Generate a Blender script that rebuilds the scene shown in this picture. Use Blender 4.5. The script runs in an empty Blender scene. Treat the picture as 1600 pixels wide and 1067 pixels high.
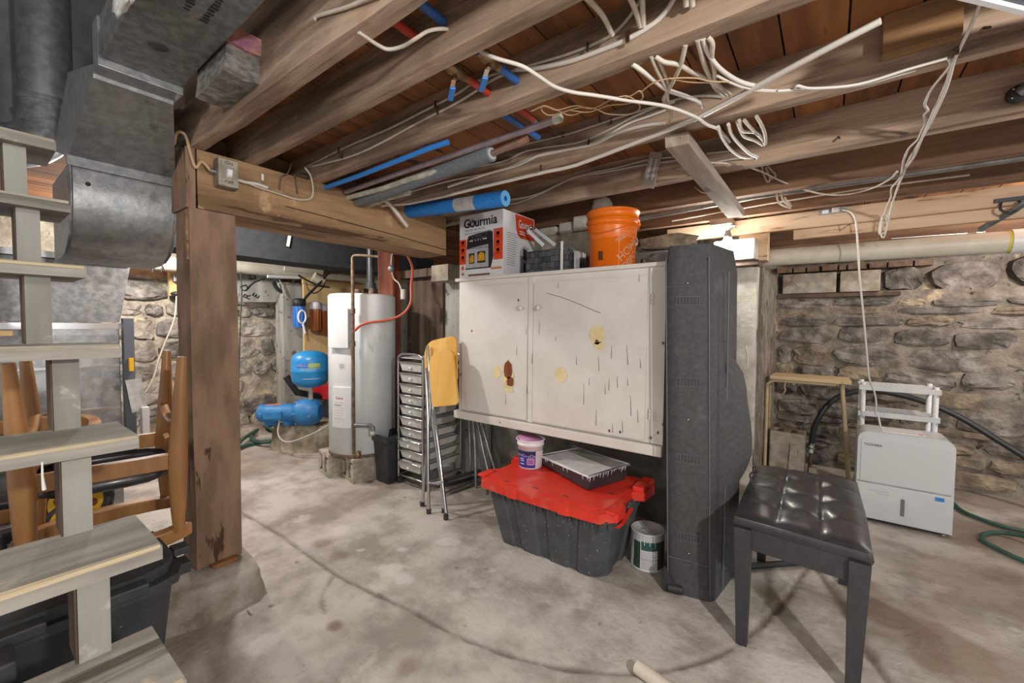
import bpy, bmesh, math, random
import numpy as np
from mathutils import Vector, Matrix, noise
random.seed(7)
S = bpy.context.scene
COL = S.collection
# ------------------------------------------------------------------ camera
F_PX, YAW, PITCH, ROLL, H = 654.86, math.radians(126.994), math.radians(2.2806), math.radians(.477), 1.25
def cam_axes():
    cy, sy = math.cos(YAW), math.sin(YAW)
    fw = Vector((cy, sy, 0)); rt = Vector((sy, -cy, 0)); up = Vector((0, 0, 1))
    f2 = fw*math.cos(PITCH) - up*math.sin(PITCH); u2 = up*math.cos(PITCH) + fw*math.sin(PITCH)
    return rt*math.cos(ROLL) + u2*math.sin(ROLL), u2*math.cos(ROLL) - rt*math.sin(ROLL), f2
RT, UP, FW = cam_axes(); CAM = Vector((0, 0, H))
cam = bpy.data.cameras.new('camera'); co = bpy.data.objects.new('camera', cam); COL.objects.link(co)
m = Matrix((RT, UP, -FW)).transposed().to_4x4(); m.translation = CAM; co.matrix_world = m
cam.sensor_width = 36; cam.lens = F_PX*36/1600; cam.clip_start = .02; S.camera = co
# ------------------------------------------------------------------ world, lamps, exposure
w = bpy.data.worlds.new('world'); S.world = w; w.use_nodes = True
w.node_tree.nodes['Background'].inputs[0].default_value = (1.0, .975, .95, 1)
w.node_tree.nodes['Background'].inputs[1].default_value = .42
S.view_settings.view_transform = 'Standard'; S.view_settings.look = 'None'
S.view_settings.gamma = 1; S.view_settings.use_curve_mapping = False
S.view_settings.exposure = 1.1
def lamp(name, loc, power, radius, col=(1, .96, .91)):
    l = bpy.data.lights.new(name, 'POINT'); l.energy = power; l.shadow_soft_size = radius; l.color = col
    o = bpy.data.objects.new(name, l); COL.objects.link(o); o.location = loc
    return o
lamp('bulb_or_fill_light', (1.25, .12, 1.79), 72, .045)
lamp('bulb_or_fill_light', (-.575, 3.19, 1.80), 17, .04, (1, .96, .9))
lamp('bulb_or_fill_light', (-2.95, 1.15, 1.97), 30, .05)
lamp('bulb_or_fill_light', (-4.45, .95, 1.93), 38, .06)
lamp('bulb_or_fill_light', (1.35, 3.6, 1.9), 26, .06)  # added fill lamp that brightens the right wall, no known bulb here
lamp('bulb_or_fill_light', (-.9, -.9, 1.95), 14, .08)  # added soft fill lamp out of view, not a known bulb

# ------------------------------------------------------------------ materials
def lin(c):
    if isinstance(c, str):
        c = tuple(int(c[i:i+2], 16)/255 for i in (0, 2, 4))
    return tuple((x/12.92 if x <= .04045 else ((x+.055)/1.055)**2.4) for x in c) + (1,)
MATS = {}
def M(name, c1, c2=None, rough=.6, metal=0, scale=6, stretch=(1, 1, 1), bump=0, bscale=None, c3=None, c3scale=3, c3lo=.6, c3hi=.68,
      lo=.35, hi=.65, detail=6, dist=0, attr=None, emit=None, trans=0, coat=0, spec=None, c4=None, c4scale=12, c4stretch=None, c4lo=.62, c4hi=.66, vor=None, alpha=1, rnd=0):
    if name in MATS: return MATS[name]
    mt = bpy.data.materials.new(name); mt.use_nodes = True; MATS[name] = mt
    nt = mt.node_tree; N = nt.nodes; L = nt.links; b = N['Principled BSDF']
    b.inputs['Roughness'].default_value = rough; b.inputs['Metallic'].default_value = metal
    if spec is not None: b.inputs['Specular IOR Level'].default_value = spec
    if trans: b.inputs['Transmission Weight'].default_value = trans
    if coat: b.inputs['Coat Weight'].default_value = coat; b.inputs['Coat Roughness'].default_value = .15
    if alpha < 1: b.inputs['Alpha'].default_value = alpha
    if emit:
        b.inputs['Emission Color'].default_value = lin(c1); b.inputs['Emission Strength'].default_value = emit
    b.inputs['Base Color'].default_value = lin(c1)
    tc = N.new('ShaderNodeTexCoord')
    def mapped(st):
        mp = N.new('ShaderNodeMapping'); mp.inputs['Scale'].default_value = st
        L.new(tc.outputs['Object'], mp.inputs[0]); return mp.outputs[0]
    def nz(v, sc, det, d=0):
        n = N.new('ShaderNodeTexNoise'); n.inputs['Scale'].default_value = sc; n.inputs['Detail'].default_value = det
        n.inputs['Roughness'].default_value = .6; n.inputs['Distortion'].default_value = d; L.new(v, n.inputs['Vector']); return n.outputs['Fac']
    def ramp(v, a, z):
        r = N.new('ShaderNodeMapRange'); r.inputs['From Min'].default_value = a; r.inputs['From Max'].default_value = z
        r.interpolation_type = 'SMOOTHSTEP'; L.new(v, r.inputs['Value']); return r.outputs[0]
    def mix(f, a, c):
        x = N.new('ShaderNodeMix'); x.data_type = 'RGBA'
        L.new(f, x.inputs[0])
        if isinstance(a, tuple): x.inputs[6].default_value = a
        else: L.new(a, x.inputs[6])
        if isinstance(c, tuple): x.inputs[7].default_value = c
        else: L.new(c, x.inputs[7])
        return x.outputs[2]
    v = mapped(stretch); out = lin(c1); fac = None
    if c2:
        fac = nz(v, scale, detail, dist); out = mix(ramp(fac, lo, hi), out, lin(c2))
    if c3: out = mix(ramp(nz(mapped((1, 1, 1)), c3scale, 5), c3lo, c3hi), out, lin(c3))
    if c4: out = mix(ramp(nz(mapped(c4stretch or (1, 1, 1)), c4scale, 4), c4lo, c4hi), out, lin(c4))
    if rnd:
        oi = N.new('ShaderNodeObjectInfo'); hs = N.new('ShaderNodeHueSaturation')
        r = N.new('ShaderNodeMapRange'); r.inputs['To Min'].default_value = 1-rnd; r.inputs['To Max'].default_value = 1+rnd
        L.new(oi.outputs['Random'], r.inputs['Value']); L.new(r.outputs[0], hs.inputs['Value'])
        if isinstance(out, tuple): hs.inputs['Color'].default_value = out
        else: L.new(out, hs.inputs['Color'])
        out = hs.outputs[0]
    if attr:
        for an, ac in attr:
            at = N.new('ShaderNodeAttribute'); at.attribute_name = an
            out = mix(at.outputs['Fac'], out, lin(ac))
    if not isinstance(out, tuple): L.new(out, b.inputs['Base Color'])
    if bump:
        bp = N.new('ShaderNodeBump'); bp.inputs['Strength'].default_value = 1; bp.inputs['Distance'].default_value = bump
        h = nz(v, bscale or scale*2.5, 8)
        if vor:
            vo = N.new('ShaderNodeTexVoronoi'); vo.inputs['Scale'].default_value = vor; L.new(v, vo.inputs['Vector'])
            ma = N.new('ShaderNodeMath'); ma.operation = 'ADD'; L.new(h, ma.inputs[0]); L.new(vo.outputs['Distance'], ma.inputs[1]); h = ma.outputs[0]
        L.new(h, bp.inputs['Height']); L.new(bp.outputs[0], b.inputs['Normal'])
    return mt
LX, LY, LZ = (.12, 1, 1), (1, .12, 1), (1, 1, .12)
m_floor = M('concrete_floor', 'c3bfb8', '969087', .85, scale=3.2, bump=.006, bscale=36, detail=11, lo=.38, hi=.64, c3='c9c5be', c3scale=5, c3lo=.55, c3hi=.72, c4='857c70', c4scale=9, c4lo=.66, c4hi=.74,
            attr=[('damp', '7d6b57'), ('plaster', 'd8d6d2'), ('crack', '5a4c3d')])
m_mortar = M('mortar', 'a39a8d', '70675d', .95, scale=9, bump=.03, bscale=16, detail=10, lo=.25, hi=.7, c3='c2b294', c3scale=4, c4='3e3730', c4scale=11, c4lo=.62, c4hi=.7)
m_stone = M('grey_stone', '9b958d', '5d5853', .95, scale=9, bump=.03, bscale=14, detail=10, lo=.28, hi=.66, rnd=.28, vor=9)
m_stone2 = M('tan_stone', 'b3a58d', '75695b', .95, scale=9, bump=.03, bscale=14, detail=10, lo=.28, hi=.66, rnd=.2, vor=9)
m_mortl = M('pale_mortar', 'c6bdab', '94897a', .95, scale=9, bump=.03, bscale=16, detail=10, lo=.25, hi=.7, c3='d2c098', c3scale=4, c4='4d443a', c4scale=11, c4lo=.62, c4hi=.7)
m_stonel = M('pale_stone', 'bcb5a8', '847c72', .95, scale=9, bump=.03, bscale=14, detail=10, lo=.28, hi=.66, rnd=.22, vor=9)
m_block = M('concrete_block', 'b8b2a6', '99917f', .95, scale=14, bump=.006, bscale=60, detail=8, c3='86796a', c3scale=7)
m_blockw = M('whitewashed_block', 'd5d2c8', 'b5b0a3', .9, scale=9, bump=.004, bscale=40)
m_brick = M('old_brick', '8f7868', '756052', .95, scale=20, bump=.006, bscale=50, rnd=.2)
m_gwall = M('grey_painted_masonry', '8d8983', '6c675f', .95, scale=4, bump=.008, bscale=25, c3='a9a59d', c3scale=3)
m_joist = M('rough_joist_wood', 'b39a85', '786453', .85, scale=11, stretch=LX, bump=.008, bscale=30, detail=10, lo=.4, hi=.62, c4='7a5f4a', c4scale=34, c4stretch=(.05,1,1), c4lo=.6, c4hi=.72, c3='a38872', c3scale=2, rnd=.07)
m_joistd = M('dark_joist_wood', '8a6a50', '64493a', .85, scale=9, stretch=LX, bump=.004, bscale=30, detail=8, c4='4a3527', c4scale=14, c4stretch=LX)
m_header = M('header_board', 'd0b59a', 'b4916f', .8, scale=8, stretch=LX, bump=.002, bscale=30, c4='8a6a4c', c4scale=16, c4stretch=LX)
m_beam = M('hewn_beam_wood', 'a78663', '775b42', .85, scale=11, stretch=LY, bump=.008, bscale=22, detail=9, c3='b89b76', c3scale=6, c4='503821', c4scale=12, c4stretch=LY)
m_post = M('old_post_wood', '967a64', '735c4a', .85, scale=10, stretch=(1, 1, .25), bump=.004, bscale=34, detail=9, c4='4a3324', c4scale=18, c4stretch=(1, 1, .2))
m_plank = M('subfloor_plank', '9c673c', '6e462a', .8, scale=8, stretch=LY, bump=.003, c4='4a2d1c', c4scale=10, c4stretch=LY, rnd=.16)
m_stair = M('weathered_stair_wood', 'a8a69e', '7f7d76', .85, scale=10, stretch=LY, bump=.003, bscale=30, c3='bcb4a2', c3scale=5, c4='56524a', c4scale=16, c4stretch=(1, .06, 1), c4lo=.6, c4hi=.7)
m_nose = M('worn_nosing', 'c3b597', '9f9a8d', .85, scale=16, lo=.42, hi=.56, stretch=LY, bump=.003)
m_stairp = M('grey_painted_board', 'a3a39d', '878680', .85, scale=6, stretch=LZ, bump=.002, c3='b5b3ab', c3scale=8)
m_darkwood = M('dark_board', '6d5a4c', '4d4038', .9, scale=8, stretch=LZ, bump=.003, c3='857564', c3scale=4)
m_greyboard = M('pale_grey_board', 'b7b6b0', '93928b', .85, scale=7, stretch=LZ, bump=.002, c4='6d6b66', c4scale=14)
m_ply = M('pine_plywood', 'e6cb98', 'd8b47a', .7, scale=6, stretch=LZ, bump=.001)
m_galv = M('galvanised_steel', 'a3a5a6', '898c8e', .42, .75, scale=26, detail=3, lo=.3, hi=.7, c3='7b7d7e', c3scale=5, bump=.0008, bscale=60)
m_galvd = M('dull_duct_steel', '8b8c8d', '6f7173', .5, .6, scale=30, detail=4, c3='5d5e60', c3scale=3)
m_steel = M('bright_steel', 'd5d6d8', None, .22, 1)
m_chrome = M('chrome_tube', 'c9cbcd', None, .18, 1)
m_black = M('black_plastic', '353638', '2b2c2d', .5, scale=20, bump=.0005, bscale=90)
m_tote = M('charcoal_tote_plastic', '54575a', '474a4c', .55, scale=10, bump=.0008, bscale=80, c4='a9a9a5', c4scale=70, c4lo=.655, c4hi=.70)
m_bin = M('dusty_black_plastic', '3d3f44', '303236', .55, scale=9, c4='7b7b7c', c4scale=40, c4lo=.68, c4hi=.76)
m_red = M('red_plastic', 'e03a28', 'd2301f', .45, scale=5, c3='dd6458', c3scale=5, c3lo=.52, c3hi=.7)
m_redbin = M('deep_red_plastic', 'c81824', None, .4)
m_case = M('charcoal_case_fabric', '4b4c4d', '414243', .75, scale=50, bump=.0008, bscale=200, c3='565758', c3scale=6)
m_case2 = M('case_trim', '5d5e5f', None, .55)
m_leather = M('black_leather', '37373a', '2d2d30', .36, scale=30, bump=.0006, bscale=120, coat=.2)
m_lacquer = M('black_lacquer', '3b3b3e', '343437', .45, scale=30)
m_white = M('white_enamel', 'd5dadc', 'ccd2d5', .3, scale=3)
m_whitep = M('white_plastic', 'e4e6e8', None, .4)
m_rack = M('white_rack_plastic', 'd7dadb', 'c9cccd', .5, scale=8)
m_cab = M('peeling_white_paint', 'd9d5ce', 'd1cdc5', .55, scale=5, bump=.0008, bscale=30, c4='6c675f', c4scale=26, c4stretch=(1, 1, .09), c4lo=.70, c4hi=.74)
m_cream = M('cream_undercoat', 'e3d3a6', 'd7c695', .7, scale=20)
m_brownp = M('bare_brown_wood', '8d4a1f', '6f3717', .7, scale=20, stretch=LZ)
m_wire = M('white_cable_sheath', 'c9c0b2', 'b5ab9c', .5, scale=14)
m_wire2 = M('grey_cable_sheath', 'b5ada5', None, .55)
m_cordw = M('white_cord', 'd6d1c8', None, .45)
m_twine = M('tan_wire', 'b89a76', None, .6)
m_clip = M('dark_staple', '55504a', None, .5, .6)
m_copper = M('copper_pipe', 'b98f7c', '9c8378', .4, .7, scale=12)
m_patina = M('whitish_pipe', 'bdb9ae', '9d9a8c', .7, scale=20)
m_pexr = M('red_pipe', 'a93a28', None, .45)
m_pexb = M('blue_pipe', '2f5fa3', None, .45)
m_valveb = M('bright_blue_handle', '2e7fd0', None, .35)
m_brass = M('brass', '9d8360', '6f5c45', .4, .8, scale=30)
m_foam = M('grey_foam', '70767c', '646a70', .9, scale=60, bump=.001, bscale=200)
m_noodle = M('blue_foam', '2a86d8', '2277c8', .8, scale=60, bump=.001, bscale=150)
m_noodlel = M('blue_foam_end', '6fb4ea', None, .8)
m_orange = M('orange_plastic', 'e8720f', 'e06a0a', .35, scale=5)
m_box = M('box_white_card', 'dcdcde', 'd2d2d6', .5, scale=6)
m_boxor = M('box_orange_print', 'd2431e', None, .5)
m_ink = M('black_ink', '1d1d1f', None, .5)
m_inkg = M('grey_ink', '85868a', None, .5)
m_fries = M('golden_food', 'e0b21c', 'a8640f', .6, scale=140, lo=.4, hi=.6)
m_basket = M('woven_strap_black', '494b50', None, .5, rnd=.5)
m_clear = M('clear_plastic', 'c9ccce', None, .15, trans=.55, alpha=.75)
m_pvc = M('beige_pvc', 'd6d0c0', 'c8c1b0', .45, scale=6, c4='8b8578', c4scale=16, c4lo=.69, c4hi=.72)
m_pvcw = M('white_pvc', 'd8dadb', None, .35)
m_yellow = M('yellow_stain', 'cfc04c', None, .6)
m_hose = M('black_hose', '2f3032', None, .4)
m_hoseg = M('green_hose', '3f6457', '35564b', .5, scale=20)
m_beige = M('beige_metal_tube', 'c3b391', 'b3a27f', .4, scale=10)
m_maple = M('maple_top', 'e6cea6', 'd6b98c', .5, scale=8, stretch=LX)
m_chairw = M('honey_chair_wood', 'ac7b48', '8d6236', .45, scale=10, stretch=LZ, coat=.15)
m_seatw = M('yellow_plywood', 'e0b460', 'cf9b42', .45, scale=5, stretch=LZ, c3='c8902f', c3scale=3, coat=.2)
m_tankb = M('blue_enamel', '2b8ccb', '2480bd', .35, scale=4)
m_pumpb = M('blue_cast_iron', '2f7fbd', '2a6fa8', .5, scale=14, c4='d0d4d6', c4scale=20, c4lo=.68, c4hi=.72)
m_orangel = M('orange_label', 'd9713a', None, .5)
m_filt = M('amber_filter', 'a9642e', '8c4f22', .25, scale=8, stretch=LZ, coat=.4)
m_filtb = M('blue_filter', '3c7bd0', None, .3, coat=.3)
m_drawer = M('frosted_drawer', 'c9c9c5', 'bdbdb8', .4, scale=5, c4='b0b0ac', c4scale=10)
m_rust = M('rusty_pipe', '7d6a58', '594838', .7, .3, scale=20)
m_blue_label = M('navy_label', '2a3aa0', None, .45)
m_blue_dark = M('dark_navy_label', '25295e', None, .45)
m_pink = M('pink_lid', 'c58bb4', None, .5)
m_green = M('dark_green_label', '33493a', '2a3f33', .5, scale=18)
m_teal = M('teal_label', '2c5552', None, .5)
m_lime = M('lime_label', '9fc04c', None, .5)
m_paintw = M('dried_white_paint', 'dfe1e2', 'cdd1d3', .35, scale=16, bump=.002, bscale=20)
m_darkduct = M('charcoal_duct_wrap', '2d2f34', '25272b', .85, scale=14, bump=.001, bscale=40)
m_furn = M('furnace_sheet_steel', 'b2b4b5', '95979a', .35, .8, scale=16, detail=4, c3='7f8183', c3scale=4)
m_fibre = M('fibreglass_wool', '8d8983', '605b57', 1, scale=24, bump=.015, bscale=30, stretch=(1, 1, 2))
m_fibrep = M('pink_fibreglass', '8a5a78', 'c58d70', 1, scale=14, bump=.012, bscale=30)
m_bag = M('white_sheet', 'e1e1de', None, .5)
m_glow = M('lit_bulb', 'fff3df', None, .3, emit=60)
m_porc = M('dull_socket', '6d6b67', None, .4)
m_paper = M('paper_tag', 'b9bab8', 'a5a6a4', .8, scale=30)
m_yel = M('yellow_plastic', 'e0ac12', None, .4)
m_skyb = M('light_blue_label', '3f8fd2', None, .4)
m_cloth = M('white_cloth', 'e0dfd8', None, .9)
m_silv = M('silver_print', 'b9bbc0', 'a6a8ae', .4, .2, scale=4, stretch=(3, 1, .2))

# ------------------------------------------------------------------ builders
ROOT = {}
class MB:
    def __init__(self): self.v = []; self.f = []; self.s = []
    def add(self, vs, fs, smooth=False):
        o = len(self.v); self.v += [Vector(x) for x in vs]
        self.f += [tuple(i+o for i in f) for f in fs]; self.s += [smooth]*len(fs); return self
    def box(self, x0, x1, y0, y1, z0, z1):
        return self.add([(x0,y0,z0),(x1,y0,z0),(x1,y1,z0),(x0,y1,z0),(x0,y0,z1),(x1,y0,z1),(x1,y1,z1),(x0,y1,z1)],
            [(0,3,2,1),(4,5,6,7),(0,1,5,4),(1,2,6,5),(2,3,7,6),(3,0,4,7)])
    def hexa(self, b, t):   # bottom quad, top quad (same winding, ccw from above)
        return self.add(list(b)+list(t), [(0,3,2,1),(4,5,6,7),(0,1,5,4),(1,2,6,5),(2,3,7,6),(3,0,4,7)])
    def bar(self, p, q, wx, wy, up=(0,0,1), taper=1):  # rectangular bar from p to q
        p, q = Vector(p), Vector(q); d = (q-p).normalized(); u = Vector(up)
        if abs(d.dot(u)) > .95: u = Vector((1,0,0))
        a = d.cross(u).normalized(); b = a.cross(d).normalized()
        A = [p-a*wx/2-b*wy/2, p+a*wx/2-b*wy/2, p+a*wx/2+b*wy/2, p-a*wx/2+b*wy/2]
        B = [q+(x-p)*taper for x in A]
        return self.add(A+B, [(0,3,2,1),(4,5,6,7),(0,1,5,4),(1,2,6,5),(2,3,7,6),(3,0,4,7)])
    def rough(self, x0, x1, y0, y1, z0, z1, axis=0, seg=14, j=.006, seed=0):  # sawn timber with uneven edges
        lo = [x0,y0,z0]; hi = [x1,y1,z1]; o = [k for k in range(3) if k != axis]; vs = []; fs = []
        c2 = [(0,0),(.5,0),(1,0),(1,.5),(1,1),(.5,1),(0,1),(0,.5)]
        for i in range(seg+1):
            t = i/seg
            for k, (a, b) in enumerate(c2):
                p = [0,0,0]; p[axis] = lo[axis]+(hi[axis]-lo[axis])*t
                p[o[0]] = lo[o[0]]+(hi[o[0]]-lo[o[0]])*a; p[o[1]] = lo[o[1]]+(hi[o[1]]-lo[o[1]])*b
                n = noise.noise_vector(Vector((p[0]*2.3+seed*7.1, p[1]*2.3+k*3.7, p[2]*2.3+seed)))
                p[o[0]] += n[0]*j; p[o[1]] += n[1]*j; vs.append(p)
        for i in range(seg):
            for k in range(8): fs.append((i*8+k, i*8+(k+1)%8, (i+1)*8+(k+1)%8, (i+1)*8+k))
        fs.append(tuple(range(7,-1,-1))); fs.append(tuple(seg*8+k for k in range(8)))
        return self.add(vs, fs)
    def tube(self, pts, r, n=8, closed=False, cap=True, flat=1):
        P = [Vector(p) for p in pts]; k = len(P); rr = r if isinstance(r, (list, tuple)) else [r]*k
        vs = []; fs = []; pu = None
        for i in range(k):
            if closed: d = P[(i+1) % k]-P[i-1]
            else: d = P[min(i+1, k-1)]-P[max(i-1, 0)]
            d = d.normalized() if d.length > 1e-9 else Vector((0,0,1))
            if pu is None:
                u = Vector((0,0,1)) if abs(d.z) < .9 else Vector((1,0,0))
                a = d.cross(u).normalized()
            else:
                a = (pu-d*pu.dot(d)); a = a.normalized() if a.length > 1e-6 else d.orthogonal().normalized()
            pu = a; b = d.cross(a)
            for q in range(n):
                t = 2*math.pi*q/n; vs.append(P[i]+a*math.cos(t)*rr[i]+b*math.sin(t)*rr[i]*flat)
        for i in range(k if closed else k-1):
            j = (i+1) % k
            for q in range(n): fs.append((i*n+q, i*n+(q+1)%n, j*n+(q+1)%n, j*n+q))
        self.add(vs, fs, True)
        if cap and not closed:
            self.add(vs[:n], [tuple(range(n-1,-1,-1))]); self.add(vs[-n:], [tuple(range(n))])
        return self
    def cyl(self, p, q, r, n=12, r2=None): return self.tube([p, q], [r, r if r2 is None else r2], n)
    def lathe(self, prof, c=(0,0,0), n=24, sx=1, sy=1, a0=0, a1=2*math.pi):
        vs = []; fs = []; full = abs(a1-a0-2*math.pi) < 1e-6; m = n if full else n+1; k = len(prof)
        for i in range(m):
            t = a0+(a1-a0)*i/n
            for r, z in prof: vs.append((c[0]+r*math.cos(t)*sx, c[1]+r*math.sin(t)*sy, c[2]+z))
        for i in range(n):
            j = (i+1) % m
            for q in range(k-1): fs.append((i*k+q, j*k+q, j*k+q+1, i*k+q+1))
        return self.add(vs, fs, True)
    def prism(self, poly, d, o=(0,0,0), ex=(1,0,0), ey=(0,1,0), smooth=False):  # polygon in (ex,ey), extruded along ex x ey by d
        o, ex, ey = Vector(o), Vector(ex), Vector(ey); n = ex.cross(ey).normalized(); k = len(poly)
        A = [o+ex*a+ey*b for a, b in poly]; B = [p+n*d for p in A]
        self.add(A+B, [(i, (i+1)%k, k+(i+1)%k, k+i) for i in range(k)], smooth)
        self.add(A, [tuple(range(k-1,-1,-1))]); return self.add(B, [tuple(range(k))])
    def ball(self, c, r, n=12, sz=1): return self.lathe([(max(1e-4, r*math.sin(math.pi*i/8)), -r*sz*math.cos(math.pi*i/8)) for i in range(9)], c, n)
    def xf(self, mat): self.v = [mat @ p for p in self.v]; return self
    def build(self, name, mat, parent=None, world=True, bevel=0, label=None):
        vs = self.v; org = None
        if parent is not None:
            if world and parent.name in ROOT:
                inv = ROOT[parent.name]; vs = [inv @ p for p in vs]
        elif world != 'raw':
            xs = [p.x for p in vs]; ys = [p.y for p in vs]; org = Vector(((min(xs)+max(xs))/2, (min(ys)+max(ys))/2, min(p.z for p in vs)))
            vs = [p-org for p in vs]
        me = bpy.data.meshes.new(name); me.from_pydata([tuple(p) for p in vs], [], self.f)
        me.polygons.foreach_set('use_smooth', self.s)
        bm = bmesh.new(); bm.from_mesh(me); bmesh.ops.recalc_face_normals(bm, faces=bm.faces)
        if bevel:
            es = [e for e in bm.edges if len(e.link_faces) == 2 and e.calc_face_angle(0) > .6]
            bmesh.ops.bevel(bm, geom=es, offset=bevel, segments=2, profile=.6, affect='EDGES', clamp_overlap=True)
        bm.to_mesh(me); bm.free()
        me.materials.append(mat); o = bpy.data.objects.new(name, me); COL.objects.link(o)
        if parent is not None:
            o.parent = parent
            if parent.name in ROOT: ROOT[o.name] = ROOT[parent.name]
        elif org is not None:
            o.location = org; ROOT[o.name] = Matrix.Translation(-org)
        if label: o['label'] = label
        return o
def tag(o, label, cat, group=None, kind=None):
    o['label'] = label; o['category'] = cat
    if group: o['group'] = group
    if kind: o['kind'] = kind
    return o
def thing(name, label, cat, loc=(0,0,0), rot=0, group=None):
    o = bpy.data.objects.new(name, None); COL.objects.link(o); o.empty_display_size = .1
    e = rot if isinstance(rot, tuple) else (0, 0, rot)
    o.location = loc; o.rotation_euler = e
    from mathutils import Euler
    ROOT[o.name] = (Matrix.Translation(Vector(loc)) @ Euler(e).to_matrix().to_4x4()).inverted()
    return tag(o, label, cat, group)
def struct(name, mb, mat, **k):
    o = mb.build(name, mat, **k)
    if k.get('parent') is None: o['kind'] = 'structure'
    return o
def copy_thing(root, loc, rz, label=None):
    r = root.copy(); COL.objects.link(r); r.location = loc; r.rotation_euler = (0, 0, rz)
    if label: r['label'] = label
    for ch in list(root.children):
        c = ch.copy(); COL.objects.link(c); c.parent = r
        for g in list(ch.children):
            d = g.copy(); COL.objects.link(d); d.parent = c
    return r
def on(u, v, ax, val):      # the point of a real plane (axis = value) seen at that place of the photograph
    d = RT*((u-800)/F_PX) - UP*((v-533.5)/F_PX) + FW
    return CAM + d*((val-CAM[ax])/d[ax])
def X_(u, v, x): return on(u, v, 0, x)
def Y_(u, v, y): return on(u, v, 1, y)
def Z_(u, v, z): return on(u, v, 2, z)
def spline(pts, sub=5, closed=False):
    P = [Vector(p) for p in pts]; n = len(P); out = []
    for i in range(n if closed else n-1):
        p0 = P[i-1] if (closed or i > 0) else P[0]*2-P[1]; p1 = P[i]; p2 = P[(i+1) % n]
        p3 = P[(i+2) % n] if (closed or i+2 < n) else P[-1]*2-P[-2]
        for s in range(sub):
            t = s/sub; out.append(.5*((2*p1)+(p2-p0)*t+(2*p0-5*p1+4*p2-p3)*t*t+(3*p1-p0-3*p2+p3)*t**3))
    if not closed: out.append(P[-1])
    return out
def text(body, size, mat, parent, o, xd, yd, name='lettering', align='CENTER', bend=None, ext=.0003, space=1, bold=0, fit=0):
    c = bpy.data.curves.new('t', 'FONT'); c.body = body; c.size = size; c.align_x = align; c.align_y = 'CENTER'; c.extrude = ext; c.space_character = space; c.offset = bold
    t = bpy.data.objects.new('t', c); COL.objects.link(t)
    me0 = bpy.data.meshes.new_from_object(t.evaluated_get(bpy.context.evaluated_depsgraph_get()))
    o, xd, yd = Vector(o), Vector(xd).normalized(), Vector(yd).normalized(); n = xd.cross(yd)
    if fit:
        xs = [p.co.x for p in me0.vertices]; k_ = fit/(max(xs)-min(xs))
        for p in me0.vertices: p.co.x *= k_
    mb = MB()
    vs = [bend(p.co) if bend else o+xd*p.co.x+yd*p.co.y+n*p.co.z for p in me0.vertices]
    mb.add(vs, [tuple(p.vertices) for p in me0.polygons])
    bpy.data.objects.remove(t); bpy.data.curves.remove(c); bpy.data.meshes.remove(me0)
    return mb.build(name, mat, parent)
def lettering_many(items, mat, parent, name='lettering'):
    pass

# ================================================================== SETTING
YB, XL, ZC = 4.66, -5.3, 2.145          # back wall, left wall, underside of the subfloor
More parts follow.
